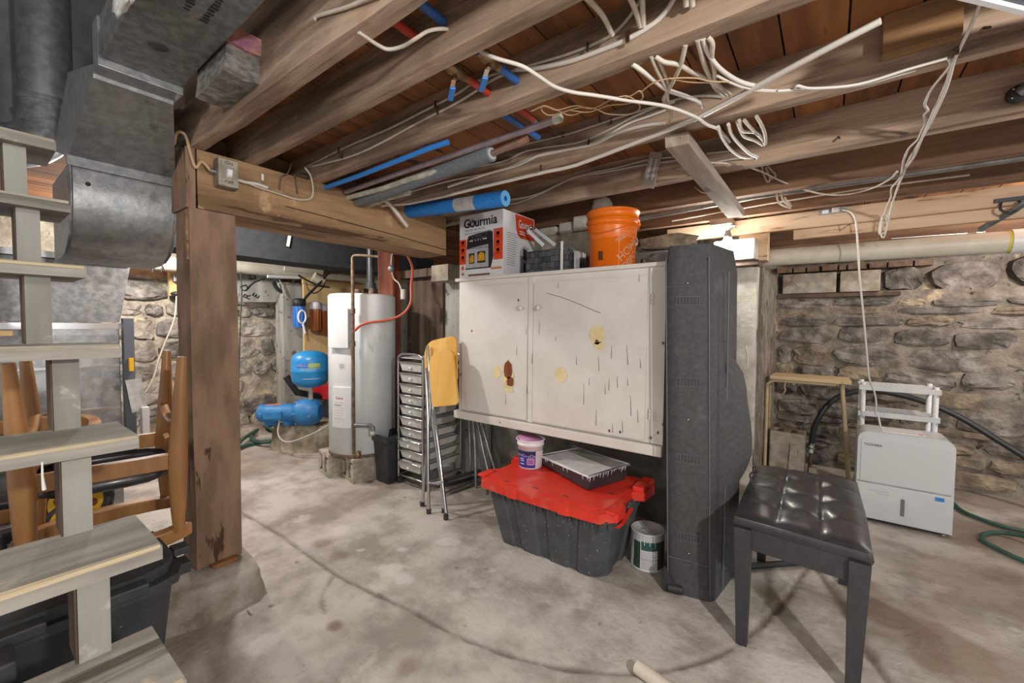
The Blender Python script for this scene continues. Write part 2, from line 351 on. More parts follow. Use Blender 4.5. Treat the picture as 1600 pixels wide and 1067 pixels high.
# ---- floor: fine grid, grooved along the seams of the patches
def floor_mesh():
    def lines(a, b, f0, f1):
        o = list(np.arange(a, f0, .06)) + list(np.arange(f0, f1, .0125)) + list(np.arange(f1, b+.03, .06)); return np.array(o)
    xs = lines(-5.5, 3.0, -2.4, .55); ys = lines(-2.2, 4.8, .4, 2.7)
    gx, gy = np.meshgrid(xs, ys); n = gx.size
    def dist(poly, wob=.0):
        d = np.full(gx.shape, 9.)
        for (x0, y0), (x1, y1) in zip(poly[:-1], poly[1:]):
            dx, dy = x1-x0, y1-y0; t = np.clip(((gx-x0)*dx+(gy-y0)*dy)/(dx*dx+dy*dy), 0, 1)
            d = np.minimum(d, np.hypot(gx-x0-t*dx, gy-y0-t*dy))
        return d
    fp = lambda L: [tuple(p[:2]) for p in spline([Z_(u, v, 0) for u, v in L], 4)]
    A = fp([(340,786),(375,800),(430,830),(470,858),(520,893),(560,915),(610,938),(660,962),(700,985),(745,1005),(800,1024),(860,1040),(930,1049),(1000,1052),(1060,1042),(1110,1027),(1150,1008),(1200,965),(1235,925),(1255,895),(1270,882)])
    B = fp([(1272,882),(1310,935),(1345,1000),(1390,1067),(1430,1120)])
    Cc = fp([(522,896),(512,915),(503,932),(507,957)])
    nz = np.array([noise.noise(Vector((x*9, y*9, 3))) for x, y in zip(gx.ravel(), gy.ravel())]).reshape(gx.shape)
    nl = np.array([noise.noise(Vector((x*1.4, y*1.4, 8))) for x, y in zip(gx.ravel(), gy.ravel())]).reshape(gx.shape)
    nf = np.array([noise.noise(Vector((x*34, y*34, 5))) for x, y in zip(gx.ravel(), gy.ravel())]).reshape(gx.shape)
    z = nl*.004 + nz*.0012
    crack = np.zeros(gx.shape)
    for P, wd, dp, st in ((A, .010, .010, .72), (B, .020, .012, .8), (Cc, .007, .005, .5)):
        d = dist(P) + nz*.010 + nf*.005
        g = np.exp(-(np.maximum(d, 0)/wd)**2); z -= g*dp; crack = np.maximum(crack, g*st)
    dA = dist(A); crack = np.maximum(crack, .14*np.exp(-(dA/.045)**2)*np.clip(nz*3+.5, 0, 1))
    damp = np.zeros(gx.shape); plas = np.zeros(gx.shape)
    for u, v, r, s in ((500,850,.06,.6),(530,868,.05,.5),(523,978,.035,.8),(640,1042,.05,.6),(1345,915,.10,.5),(1400,965,.17,.8),(1470,1010,.22,.75),(1540,1050,.25,.6),(1480,960,.14,.5),(1450,895,.2,.35),(1560,925,.3,.45),(1580,780,.5,.6),(1540,835,.32,.6),(1215,930,.08,.5),(420,715,.45,.45),(560,770,.4,.25),(300,1010,.15,.4),(330,1045,.12,.4),(1230,870,.15,.4)):
        p = Z_(u, v, 0); d = np.hypot(gx-p[0], gy-p[1])/r + nz*.5 + nl*.3
        damp = np.maximum(damp, s*np.clip(1.25-d, 0, .6)/.6)
    for u, v, r in ((532,828,.06),(562,860,.02),(612,890,.06),(632,905,.04),(698,848,.06),(628,858,.02),(405,1010,.05),(770,890,.02),(1135,900,.04),(1300,870,.06)):
        p = Z_(u, v, 0); d = np.hypot(gx-p[0], gy-p[1])/r + nz*1.0 + nf*.5
        plas = np.maximum(plas, .55*np.clip(1.2-d, 0, .5)/.5)
    V = np.stack([gx, gy, z], -1).reshape(-1, 3); nx = len(xs); ny = len(ys)
    i = (np.arange(ny-1)[:, None]*nx + np.arange(nx-1)[None]).ravel(); fc = np.stack([i, i+1, i+nx+1, i+nx], -1)
    me = bpy.data.meshes.new('floor'); me.vertices.add(len(V)); me.vertices.foreach_set('co', V.ravel())
    me.loops.add(fc.size); me.loops.foreach_set('vertex_index', fc.ravel()); me.polygons.add(len(fc))
    me.polygons.foreach_set('loop_start', np.arange(len(fc))*4)
    me.polygons.foreach_set('use_smooth', np.ones(len(fc), bool)); me.update()
    for nm, a in (('crack', crack), ('damp', damp), ('plaster', plas)):
        at = me.attributes.new(nm, 'FLOAT', 'POINT'); at.data.foreach_set('value', a.ravel().astype(np.float32))
    me.materials.append(m_floor); o = bpy.data.objects.new('floor', me); COL.objects.link(o); o['kind'] = 'structure'
floor_mesh()

# ---- masonry: mortar bed with every stone a child of its wall
def bed(name, mat, ax, val, a0, a1, z0, z1, step=.05, amp=.02, thick=.2, sign=1):
    """uneven mortar face in the plane axis=val facing -sign, with real thickness behind"""
    na = max(2, int((a1-a0)/step)); nzz = max(2, int((z1-z0)/step)); mb = MB(); vs = []
    for j in range(nzz+1):
        for i in range(na+1):
            a = a0+(a1-a0)*i/na; zz = z0+(z1-z0)*j/nzz
            d = noise.noise(Vector((a*3.1, zz*3.1, val)))*amp + noise.noise(Vector((a*9, zz*11, val)))*amp*.6
            vs.append((a, zz, val + d))
    P = lambda a, zz, d: (d, a, zz) if ax == 0 else (a, d, zz)
    fs = [(j*(na+1)+i, j*(na+1)+i+1, (j+1)*(na+1)+i+1, (j+1)*(na+1)+i) for j in range(nzz) for i in range(na)]
    mb.add([P(*q) for q in vs], fs, True)
    b = val+sign*thick
    if ax == 0: mb.box(min(val+sign*.03, b), max(val+sign*.03, b), a0, a1, z0, z1)
    else: mb.box(a0, a1, min(val+sign*.03, b), max(val+sign*.03, b), z0, z1)
    return struct(name, mb, mat, world='raw')
def stone(parent, mat, ax, val, sign, a0, a1, z0, z1, proud, seed):
    rnd = random.Random(seed); w, h = a1-a0, z1-z0; ca, cz = (a0+a1)/2, (z0+z1)/2; n = 12; rings = []
    ang = [2*math.pi*k/n + rnd.uniform(-.12, .12) for k in range(n)]
    rad = []
    for t in ang:
        c, s = math.cos(t), math.sin(t); e = (abs(c)**5+abs(s)**5)**(-1/5); rad.append((c*e*w/2*rnd.uniform(.86, 1.03), s*e*h/2*rnd.uniform(.80, 1.04)))
    for k, (sc, d) in enumerate(((1.03, -.02), (.965, proud*.75), (.70, proud))):
        rings.append([(ca+x*sc, cz+y*sc, val-sign*(d+(rnd.uniform(-.3, .3)*proud if k else 0))) for x, y in rad])
    vs = [q for r in rings for q in r] + [(ca+rnd.uniform(-.1, .1)*w, cz, val-sign*proud*rnd.uniform(.8, 1.2))]
    P = lambda a, zz, d: (d, a, zz) if ax == 0 else (a, d, zz)
    fs = [(k*n+i, k*n+(i+1) % n, (k+1)*n+(i+1) % n, (k+1)*n+i) for k in range(2) for i in range(n)] + [(2*n+i, 2*n+(i+1) % n, 3*n) for i in range(n)]
    mb = MB(); mb.add([P(*q) for q in vs], fs, False); return mb.build('stone', mat, parent, world=False)
def rubble(parent, mats, ax, val, sign, a0, a1, z0, z1, seed, hmin=.08, hmax=.2, lmin=.14, lmax=.42, pr=(.012, .035), skip=None, gap=.012):
    rnd = random.Random(seed); z = z0; k = 0
    while z < z1-.03:
        h = min(rnd.uniform(hmin, hmax), z1-z); a = a0-rnd.uniform(0, .1)
        while a < a1-.05:
            l = rnd.uniform(lmin, lmax); b = min(a+l, a1); k += 1
            if b-a > .05 and rnd.random() > .03 and not (skip and skip((a+b)/2, z+h/2)):
                dz = rnd.uniform(-.018, .018)
                stone(parent, mats[0] if rnd.random() > mats[2] else mats[1], ax, val, sign, max(a, a0)+gap/2, b-gap/2, z+gap/2+dz, z+h-gap/2+dz, rnd.uniform(*pr), seed*1000+k)
            a = b
        z += h
wb = bed('wall_back', m_mortar, 1, YB, -.45, 3.0, 0, 1.56, amp=.03)
rubble(wb, (m_stone, m_stone2, .3), 1, YB, 1, -.38, 2.6, .02, 1.5, 11, hmin=.07, hmax=.22, lmin=.16, lmax=.55)
# upper band: blocked-up opening with two concrete blocks over a board, bricks on top, then big flat stones
def bpart(p, name, mat, x0, x1, y0, y1, z0, z1, bev=.004): return MB().box(x0, x1, y0, y1, z0, z1).build(name, mat, p, world=False, bevel=bev)
ub = struct('wall_back_top', MB().box(-.45, 3.0, YB+.08, YB+.22, 1.55, 1.84), m_mortar, world='raw'); ub['kind'] = 'structure'
bpart(ub, 'rim_board', m_joistd, -.45, 3.0, YB-.1, YB+.08, 1.83, ZC+.03, .002)
bpart(ub, 'ledge_board', m_darkwood, -.40, .46, YB-.06, YB+.1, 1.515, 1.548)
bpart(ub, 'concrete_block', m_block, -.35, .045, YB-.03, YB+.1, 1.556, 1.735, .008); bpart(ub, 'concrete_block', m_block, .07, .335, YB-.04, YB+.1, 1.556, 1.735, .008)
x = -.4
for k in range(9):
    l = (.13, .1, .11, .12, .06, .14, .12, .16, .12)[k]; bpart(ub, 'brick', m_brick, x, x+l-.012, YB-.03+.01*(k % 3), YB+.1, 1.75, 1.80, .004); x += l
for a, b, z0, z1, sd in ((.36, .60, 1.55, 1.76, 1), (.64, 1.02, 1.53, 1.77, 2), (1.06, 1.5, 1.56, 1.80, 3), (1.54, 2.0, 1.54, 1.8, 4), (2.05, 2.5, 1.54, 1.8, 5)):
    stone(ub, m_stone, 1, YB+.05, 1, a, b, z0, z1, .05, 900+sd)
wl = bed('wall_left', m_mortl, 0, XL, -1.2, YB, 0, 1.70, amp=.035, sign=-1)
rubble(wl, (m_stonel, m_stone, .3), 0, XL, -1, .55, 2.75, .0, 1.68, 23, hmin=.07, hmax=.24, lmin=.12, lmax=.42, pr=(.015, .055))
struct('wall_left_top', MB().box(XL-.25, XL-.10, -1.2, YB, 1.70, 2.3), m_mortl, world='raw')
struct('wall_far', MB().box(XL-.1, -.39, YB, YB+.2, 0, 2.3), m_mortl, world='raw')
# ---- masonry mass behind the cabinet and the return wall to its right
wm = bed('wall_middle', m_gwall, 1, 2.66, -2.66, -.56, 0, 1.72, amp=.006, thick=.6)
rubble(wm, (m_stone2, m_stone, .4), 1, 2.66, 1, -1.2, -.58, 1.5, 1.83, 31, lmin=.2, lmax=.4, pr=(.02, .04))
cap = MB().box(-1.80, -1.18, 2.62, 2.9, 1.72, 1.90).build('concrete_ledge', m_block, wm, world=False, bevel=.01)
for a, b, z1, d in ((-1.80, -1.60, 2.03, 0), (-1.585, -1.47, 2.05, .015), (-1.45, -1.35, 2.07, -.02), (-1.335, -1.23, 2.06, .01)):
    MB().box(a, b, 2.64+d, 2.85, 1.905, z1-.06).build('concrete_block', m_blockw, wm, world=False, bevel=.012)
wp = bed('wall_return', m_mortar, 0, -.395, 3.3, YB, 0, 1.70, amp=.012, thick=.16, sign=-1)
MB().box(-.56, -.39, 3.295, 3.36, 0, 1.66).build('whitewashed_face', m_blockw, wp, world=False, bevel=.01)
MB().box(-.66, -.385, 3.23, 3.45, 1.665, 1.70).build('bearing_board', m_darkwood, wp, world=False, bevel=.003)
MB().box(-.66, -.40, 3.215, 3.44, 1.703, 1.845).build('whitewashed_block', m_blockw, wp, world=False, bevel=.012)
MB().box(-.52, -.345, 3.33, 3.46, 1.705, 1.93).build('bearing_post', m_header, wp, world=False, bevel=.004)
rubble(wp, (m_blockw, m_stone, .4), 1, 3.30, 1, -.66, -.55, .1, 1.6, 41, lmin=.08, lmax=.11, hmin=.06, hmax=.12)
# ---- subfloor planks
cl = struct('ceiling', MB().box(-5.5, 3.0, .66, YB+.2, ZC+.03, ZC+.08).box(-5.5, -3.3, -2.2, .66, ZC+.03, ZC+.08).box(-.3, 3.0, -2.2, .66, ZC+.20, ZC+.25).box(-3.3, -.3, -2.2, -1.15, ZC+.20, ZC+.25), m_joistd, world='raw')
x = -5.4; k = 0
while x < 2.9:
    wd = random.Random(k).uniform(.13, .19); MB().box(x+.003, x+wd-.003, .66, YB+.1, ZC, ZC+.026).build('plank', m_plank, cl, world=False)
    if x+wd > -.3: MB().box(max(x, -.3)+.003, x+wd-.003, -2.1, .66, ZC+.17, ZC+.196).build('plank', m_plank, cl, world=False)
    elif x+wd < -3.3: MB().box(x+.003, x+wd-.003, -2.1, .66, ZC, ZC+.026).build('plank', m_plank, cl, world=False)
    x += wd; k += 1
# stairwell shaft above the stairs
m_well = M('grey_stairwell_board', '7d7e80', '68696b', .8, scale=5)
struct('wall_stairwell_far', MB().box(-3.34, -3.30, -1.2, .66, ZC, 3.3), m_well, world='raw'); struct('wall_stairwell_right', MB().box(-3.34, -.3, .66, .69, ZC+.17, 3.3), m_well, world='raw')
struct('wall_stairwell_left', MB().box(-3.34, -.3, -1.2, -1.16, ZC+.2, 3.3), m_well, world='raw'); struct('wall_stairwell_near', MB().box(-.31, -.28, -1.2, .66, ZC+.2, 3.3), m_well, world='raw')
struct('wall_stairwell_cap', MB().box(-3.34, -.28, -1.2, .69, 3.3, 3.34), m_well, world='raw')
# ---- joists (each a thing)
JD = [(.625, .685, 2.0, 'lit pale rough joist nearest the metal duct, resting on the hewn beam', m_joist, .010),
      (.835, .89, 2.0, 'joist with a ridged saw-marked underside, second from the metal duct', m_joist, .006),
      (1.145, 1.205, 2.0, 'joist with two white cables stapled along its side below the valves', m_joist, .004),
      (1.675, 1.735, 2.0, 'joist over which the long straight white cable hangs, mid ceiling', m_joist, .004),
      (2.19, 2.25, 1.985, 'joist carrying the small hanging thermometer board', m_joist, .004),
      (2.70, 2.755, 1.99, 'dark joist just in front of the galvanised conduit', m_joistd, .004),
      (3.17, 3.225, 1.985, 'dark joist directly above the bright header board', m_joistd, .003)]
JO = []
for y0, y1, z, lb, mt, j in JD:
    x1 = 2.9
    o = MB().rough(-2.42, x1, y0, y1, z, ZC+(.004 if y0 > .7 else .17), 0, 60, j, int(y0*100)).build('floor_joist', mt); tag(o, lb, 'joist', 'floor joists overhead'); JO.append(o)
for y0, wh in ((.86, 'first'), (1.25, 'second'), (1.70, 'third'), (2.15, 'fourth')):
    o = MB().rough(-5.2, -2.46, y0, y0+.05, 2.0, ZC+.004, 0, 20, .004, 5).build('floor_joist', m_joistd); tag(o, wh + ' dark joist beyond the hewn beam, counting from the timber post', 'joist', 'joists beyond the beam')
for k, (a, b) in enumerate(((.60, .862), (.862, 1.175), (1.175, 1.70), (1.70, 2.70))):
    o = MB().box(-2.455, -2.43, a, b, 1.999, ZC+.1).build('blocking_board', m_joistd, bevel=.002)
    tag(o, ('dark blocking board between the first two joists above the beam', 'dark blocking board above the beam where two cables turn down', 'dark blocking board above the beam behind the bundle of pipes', 'dark blocking board above the far end of the beam')[k], 'board', 'blocking boards over the beam')
# header board, lower board and scab
o = MB().rough(-1.0, 2.9, 3.28, 3.32, 1.885, 1.983, 0, 30, .002, 3).build('header_board', m_header); tag(o, 'bright pale header board behind the lit bulb, below the dark joist', 'board')
o = MB().rough(-.20, 2.9, 3.325, 3.365, 1.825, 1.884, 0, 30, .002, 9).build('header_board', m_header); tag(o, 'lower orange-tan board under the header, with a black scribble', 'board')
scr = MB()
for a, b in (((1310,352),(1322,345)),((1310,352),(1312,362)),((1312,361),(1330,348)),((1318,356),(1331,349))): scr.bar(Y_(*a, 3.326), Y_(*b, 3.326), .004, .002)
scr.build('pencil_scribble', m_ink, o)
o = MB().rough(.10, .262, 1.622, 1.668, 2.035, ZC-.002, 2, 8, .003, 4).build('scab_board', M('scab_wood', 'a07a55', '82603f', .85, scale=9, stretch=LX, bump=.004, bscale=26, c3='b59673', c3scale=4)); tag(o, 'square board nailed to the joist face at the top right', 'board')
# ---- beam and post
BX0, BX1 = -2.46, -2.2
o = MB().rough(BX0, BX1, .648, 2.13, 1.742, 1.998, 1, 46, .013, 21).build('timber_beam', m_beam); tag(o, 'hand-hewn timber beam carrying the joists, from the post to the cabinet', 'beam')
ck = MB(); ck.tube([X_(u, v, BX1+.004) for u, v in ((445,322),(500,336),(560,352),(620,368),(660,380),(706,393))], .0022, 4); ck.build('drying_crack', m_clip, o)
t = thing('timber_post', 'square brown timber post standing on the lumpy concrete footing', 'post', (-2.29, .70, .15))
MB().rough(-2.38, -2.2, .615, .793, .15, 1.742, 2, 30, .006, 31).build('shaft', m_post, t)
MB().rough(-2.40, -2.2, .605, .64, 1.742, 1.998, 2, 8, .004, 36).build('splice_board', m_post, t)
MB().hexa([(-2.24,.69,.10),(-2.17,.70,.11),(-2.17,.75,.10),(-2.24,.75,.10)], [(-2.26,.655,.158),(-2.17,.66,.158),(-2.17,.77,.158),(-2.26,.77,.158)]).build('wedge', M('orange_wedge', '8f663c', '75502e', .8, scale=20), t)
# split hanging off the post corner
MB().bar((-2.222,.612,1.735),(-2.212,.612,1.52),.012,.012).build('split_sliver', m_beam, t)
# footing
def lump(name, ring0, ring1, z0, z1, mat, label, cat, seed, amp=.012):
    mb = MB(); n = len(ring0); lv = 7; sub = 5; vs = []
    R0 = [Vector(p+(0,)) for p in ring0]; R1 = [Vector(p+(0,)) for p in ring1]; m = n*sub
    for l in range(lv+1):
        t = l/lv
        for i in range(m):
            a, f = divmod(i, sub); f /= sub; p = R0[a].lerp(R0[(a+1) % n], f).lerp(R1[a].lerp(R1[(a+1) % n], f), t**.8)
            q = noise.noise_vector(Vector((p.x*7+seed, p.y*7, t*3)))*amp*(.4+t); vs.append((p.x+q.x, p.y+q.y, z0+(z1-z0)*t+q.z*t*.8))
    fs = [(l*m+i, l*m+(i+1) % m, (l+1)*m+(i+1) % m, (l+1)*m+i) for l in range(lv) for i in range(m)]
    c = sum((Vector(v) for v in vs[-m:]), Vector())/m; vs.append(tuple(c)); fs += [(lv*m+i, lv*m+(i+1) % m, len(vs)-1) for i in range(m)]
    mb.add(vs, fs, True); return tag(mb.build(name, mat), label, cat)
lump('concrete_footing', [(-2.06,.42),(-2.0,.60),(-2.03,.84),(-2.5,.88),(-2.54,.45)], [(-2.12,.46),(-2.05,.62),(-2.06,.81),(-2.46,.85),(-2.49,.48)], -.01, .138, M('footing_concrete', 'b5b0a7', '8b8274', .95, scale=5, bump=.01, bscale=24, detail=9, c3='756b5e', c3scale=5), 'lumpy concrete footing under the timber post', 'footing', 3)

# ================================================================== STAIRS
t = thing('staircase', 'open weathered wooden staircase with grey treads on the left', 'staircase', (-1.3, -.3, 0))
TR = [(-.975, .252, .555), (-1.155, .261, .76), (-1.35, .265, .97), (-1.51, .265, 1.187), (-1.69, .228, 1.405), (-1.87, .222, 1.615), (-2.04, .214, 1.84)]
TR = [(-.60,.25,.145),(-.79,.25,.35)] + TR
for k, (xf, ye, z) in enumerate(TR):
    if k < 2: dp = .235
    else: dp = .24
    tr = MB().rough(xf-dp, xf, -1.0, ye, z-.032, z, 1, 24, .0025, k+50).build('tread', m_stair, t)
    MB().rough(xf-.012, xf+.0015, -1.0, ye-.004, z-.007, z+.0015, 1, 20, .003, k+80).build('worn_edge', m_nose, tr)
PY = [.148, .148, .165, .170, .165, .135, .13, .12]
for k in range(1, len(TR)-1):
    x = TR[k][0]-.215; yb = (.168, .168, .168, .171, .18, .15, .15, .14, .13)[k]
    MB().rough(x-.09, x, yb-.036, yb+.012, TR[k][2], TR[k+1][2]-.032, 2, 4, .0015, k+120).build('riser_post', m_stairp, t)
    MB().box(x-.088, x-.004, yb-.0395, yb-.0365, TR[k][2], TR[k+1][2]-.034).build('dark_side', m_darkwood, t)  # left side of each post faced in a darker colour
st = MB(); st.hexa([(-.70,-.75,0),(-.42,-.75,0),(-.42,-.71,0),(-.70,-.71,0)], [(-2.5,-.75,2.0),(-2.3,-.75,2.2),(-2.3,-.71,2.2),(-2.5,-.71,2.0)]); st.build('stringer', m_stair, t)
o = MB().tube([(-1.262,.098,.965),(-1.266,.098,.935),(-1.270,.1,.905)], [.0015,.002,.0035], 6).build('cable_tie', m_bag); tag(o, 'white plastic strip hanging from the stair tread', 'strip')

# ================================================================== CABINET AND WHAT STANDS ON IT
YC = 2.1; CX0, CX1, CZ0, CZ1 = -2.045, -.64, .60, 1.566
t = thing('wall_cabinet', 'white two-door cabinet with peeling paint, hung on the masonry above the red-lidded tote', 'cabinet', (-1.34, 2.36, CZ0))
MB().box(CX0, CX1, YC+.004, 2.6, CZ0+.055, CZ1-.02).build('carcass', m_cab, t, bevel=.003)
MB().box(CX0-.025, CX1+.005, YC-.014, 2.62, CZ1-.022, CZ1).build('top_board', m_cab, t, bevel=.004)
MB().box(CX0-.03, CX1+.002, YC-.02, 2.6, CZ0-.002, CZ0+.052).build('sill', m_cab, t, bevel=.008)
for nm, x0, x1, kx in (('door', CX0+.035, -1.462, -1.50), ('door', -1.418, -.73, -1.372)):
    d = MB().box(x0, x1, YC-.008, YC+.004, CZ0+.066, CZ1-.062).build(nm, m_cab, t, bevel=.002)
    kz = Y_(826, 481, YC)[2]
    MB().lathe([(.001,0),(.008,.0),(.007,.012),(.014,.016),(.016,.023),(.012,.03),(.001,.032)], (0,0,0), 16).xf(Matrix.Translation((kx, YC-.008, kz)) @ Matrix.Rotation(math.pi/2, 4, 'X')).build('knob', m_cab, d)
MB().box(-1.458, -1.422, YC-.004, YC+.006, CZ0+.055, CZ1-.03).build('centre_stile', m_cab, t, bevel=.002)
def chip(u, v, rx, rz, mat, seed, y=YC-.0095, sq=2):
    rnd = random.Random(seed); c = Y_(u, v, y); n = 30; mb = MB()
    ps = [(rx*math.copysign(abs(math.cos(a))**(2/sq), math.cos(a))*rnd.uniform(.86, 1.08), rz*math.copysign(abs(math.sin(a))**(2/sq), math.sin(a))*rnd.uniform(.86, 1.08)) for a in (2*math.pi*k/n for k in range(n))]
    mb.prism(ps, .0012, c, (1,0,0), (0,0,1)); return mb.build('paint_chip', mat, t)
chip(776, 581, .032, .043, m_cream, 1); chip(793, 585, .045, .095, m_cream, 2); chip(794, 605, .036, .03, m_cream, 3, sq=5)
chip(794, 578, .034, .058, m_brownp, 4, YC-.0108); chip(797, 596, .026, .03, m_brownp, 5, YC-.0108, 4)
chip(876, 586, .041, .046, m_cream, 6); chip(933, 523, .046, .052, m_cream, 7); chip(936, 540, .036, .022, m_cream, 8); chip(932.5, 533, .010, .009, m_brownp, 9, YC-.0108)
for k, (u, v) in enumerate(((737, 517), (1017, 684), (952, 673), (969, 675), (810, 469), (1028, 676), (848, 679), (781, 660), (720, 585), (1036, 536), (1036, 663))): chip(u, v, .005, .008 if k != 7 else .004, m_brownp if k in (0, 7) else m_clip, 20+k, YC-.0095 if k not in (7,) else YC-.021)
for k, (u, v, u2, v2) in enumerate(((822,512,822,522),(843,500,842,522),(900,555,901,570),(935,556,936,580),(979,538,981,570),(912,600,912,632),(932,640,931,665),(868,525,868,532),(964,588,965,606),(808,540,807,555),(832,552,831,568),(957,662,957,676),(972,657,973,676),(996,640,997,660),(985,618,986,650),(952,590,951,610),(1000,560,1001,575),(921,590,920,602),(999,428,998,440),(872,440,872,450),(823,600,823,615),(790,615,790,632),(956,540,955,560),(945,600,946,616),(980,590,981,603))):
    a, b = Y_(u, v, YC-.0084), Y_(u2, v2, YC-.0084); MB().add([a+Vector((-.0008,0,0)), a+Vector((.0008,0,0)), b+Vector((.002,0,0)), b+Vector((-.0016,0,0))], [(0,1,2,3)]).build('paint_crack', m_clip, t)
cr = MB(); cr.tube([Y_(u, v, YC-.0085) for u, v in ((854,458),(876,464),(900,473),(925,484),(938,489))], .0014, 4); cr.build('paint_crack', m_clip, t)
for z in (.78, 1.36):
    for dz in (0, .018, .036): MB().cyl((-.705, YC-.006, z+dz), (-.705, YC-.006, z+dz+.015), .0045, 8).build('hinge_knuckle', m_cab, t)
# --- air fryer box
bx0, bx1, by0, by1, bz0, bz1 = -2.045, -1.665, 2.105, 2.46, CZ1+.001, 1.985
t = thing('appliance_box', 'white and orange cardboard air fryer box at the left end of the cabinet top', 'box', (-1.86, 2.28, bz0))
MB().box(bx0, bx1, by0, by1, bz0, bz1).build('carton', m_box, t, bevel=.002)
W = bx1-bx0; HH = bz1-bz0
def fr(a0, a1, b0, b1, mat, name='print', d=.0008):   # rectangle on the front panel, fractions of its width and height
    return MB().box(bx0+W*a0, bx0+W*a1, by0-d, by0, bz0+HH*b0, bz0+HH*b1).build(name, mat, t)
def frp(poly, mat, name='print', d=.0012): return MB().prism([(W*a, HH*b) for a, b in poly], d, (bx0, by0, bz0), (1,0,0), (0,0,1)).build(name, mat, t)
fr(.0, .17, .22, .62, m_boxor, 'orange_panel'); fr(.80, 1, .245, .72, m_boxor, 'orange_panel')
F = lambda a, b, d=.0016: Vector((bx0+W*a, by0-d, bz0+HH*b))
text('G', .082, m_ink, t, F(.185, .86), (1,0,0), (0,0,1), bold=.0014); text('urmia', .085, m_ink, t, F(.625, .862), (1,0,0), (0,0,1), bold=.0012, fit=.19)
rg = MB(); c = F(.318, .855); rg.tube([c+Vector((.018*math.cos(a), 0, .021*math.sin(a))) for a in (math.radians(125+k*290/16) for k in range(17))], .0052, 6); rg.bar(c+Vector((0,-.001,.004)), c+Vector((0,-.001,.03)), .006, .002); rg.build('power_symbol', m_ink, t)
text('DIGITAL AIR FRYER', .021, m_inkg, t, F(.13, .755), (1,0,0), (0,0,1), align='LEFT'); text('FRITEUSE NUMÉRIQUE À AIR CHAUD', .0185, m_inkg, t, F(.13, .70), (1,0,0), (0,0,1), align='LEFT')
frp([(.15,.13),(.19,.60),(.22,.665),(.70,.71),(.78,.68),(.795,.30),(.74,.13)], m_ink, 'fryer_picture', .001)
frp([(.155,.15),(.17,.46),(.685,.50),(.69,.15)], m_silv, 'fryer_picture', .0014); fr(.165, .69, .455, .462, m_ink, 'fryer_picture', .0018)
fr(.235, .365, .22, .385, m_ink, 'window_picture', .0018); fr(.435, .62, .22, .40, m_ink, 'window_picture', .0018)
frp([(.25,.235),(.25,.31),(.30,.365),(.35,.34),(.35,.235)], m_fries, 'food_picture', .0022); frp([(.445,.25),(.45,.345),(.50,.385),(.58,.38),(.61,.33),(.605,.25)], m_fries, 'food_picture', .0022)
for a0, a1, b in ((.25,.33,.575),(.56,.65,.585),(.38,.40,.578),(.44,.46,.58),(.50,.51,.583)): fr(a0, a1, b, b+.014, m_box, 'display_print', .002)
for a, b in ((.38,.645),(.42,.648),(.46,.65),(.5,.65),(.30,.635),(.62,.66),(.29,.60),(.36,.605),(.44,.61),(.53,.615),(.61,.62)): fr(a, a+.03, b, b+.007, m_inkg, 'display_print', .002)
for cx, bs in ((.085, (.55,.43,.31)), (.895, (.62,.49,.37))):
    for b in bs:
        fr(cx-.03, cx+.03, b, b+.045, m_box, 'icon'); fr(cx-.045, cx+.045, b-.022, b-.014, m_box, 'caption'); fr(cx-.03, cx+.03, b-.036, b-.03, m_box, 'caption')
frp([(.04,.16),(.085,.21),(.12,.15),(.08,.115)], m_boxor, 'flame_mark'); fr(.055, .115, .04, .085, M('ochre_print', 'b07a35'), 'mark'); fr(.74, .98, .10, .135, M('copper_print', 'c07a4d'), 'ribbon'); fr(.22, .72, .02, .05, M('maroon_print', '6d4a48'), 'band')
# right-hand panel (faces +X)
D = by1-by0
def sp(poly, mat, name, d=.001): return MB().prism([(D*a, HH*b) for a, b in poly], d, (bx1, by0, bz0), (0,1,0), (0,0,1)).build(name, mat, t)
G = lambda a, b, d=.0016: Vector((bx1+d, by0+D*a, bz0+HH*b))
sp([(.36,.985),(.40,.74),(.46,.66),(.55,.63),(.97,.63),(.97,.985)], m_boxor, 'orange_badge')
text('Gourmia', .075, m_box, t, G(.70, .845), (0,1,0), (0,0,1), bold=.001, fit=.165); 
for b, a0, a1 in ((.725,.5,.8),(.69,.5,.7)): sp([(a0,b),(a1,b),(a1,b+.015),(a0,b+.015)], m_box, 'caption', .0016)
for k in range(15):
    b = .66-.035*k; a1 = .62 if k < 2 else .42-.004*k; sp([(.12,b),(a1,b),(a1,b+.010),(.12,b+.010)], m_inkg, 'caption')
sp([(.50,.02),(.52,.42),(.60,.50),(.60,.02)], m_silv, 'fryer_picture'); sp([(.60,.40),(.62,.52),(.80,.50),(.80,.02),(.60,.02)], m_silv, 'fryer_picture'); sp([(.62,.30),(.62,.48),(.74,.46),(.74,.29)], m_ink, 'fryer_picture', .0014); sp([(.64,.1),(.64,.25),(.70,.25),(.70,.1)], m_ink, 'fryer_picture', .0014)
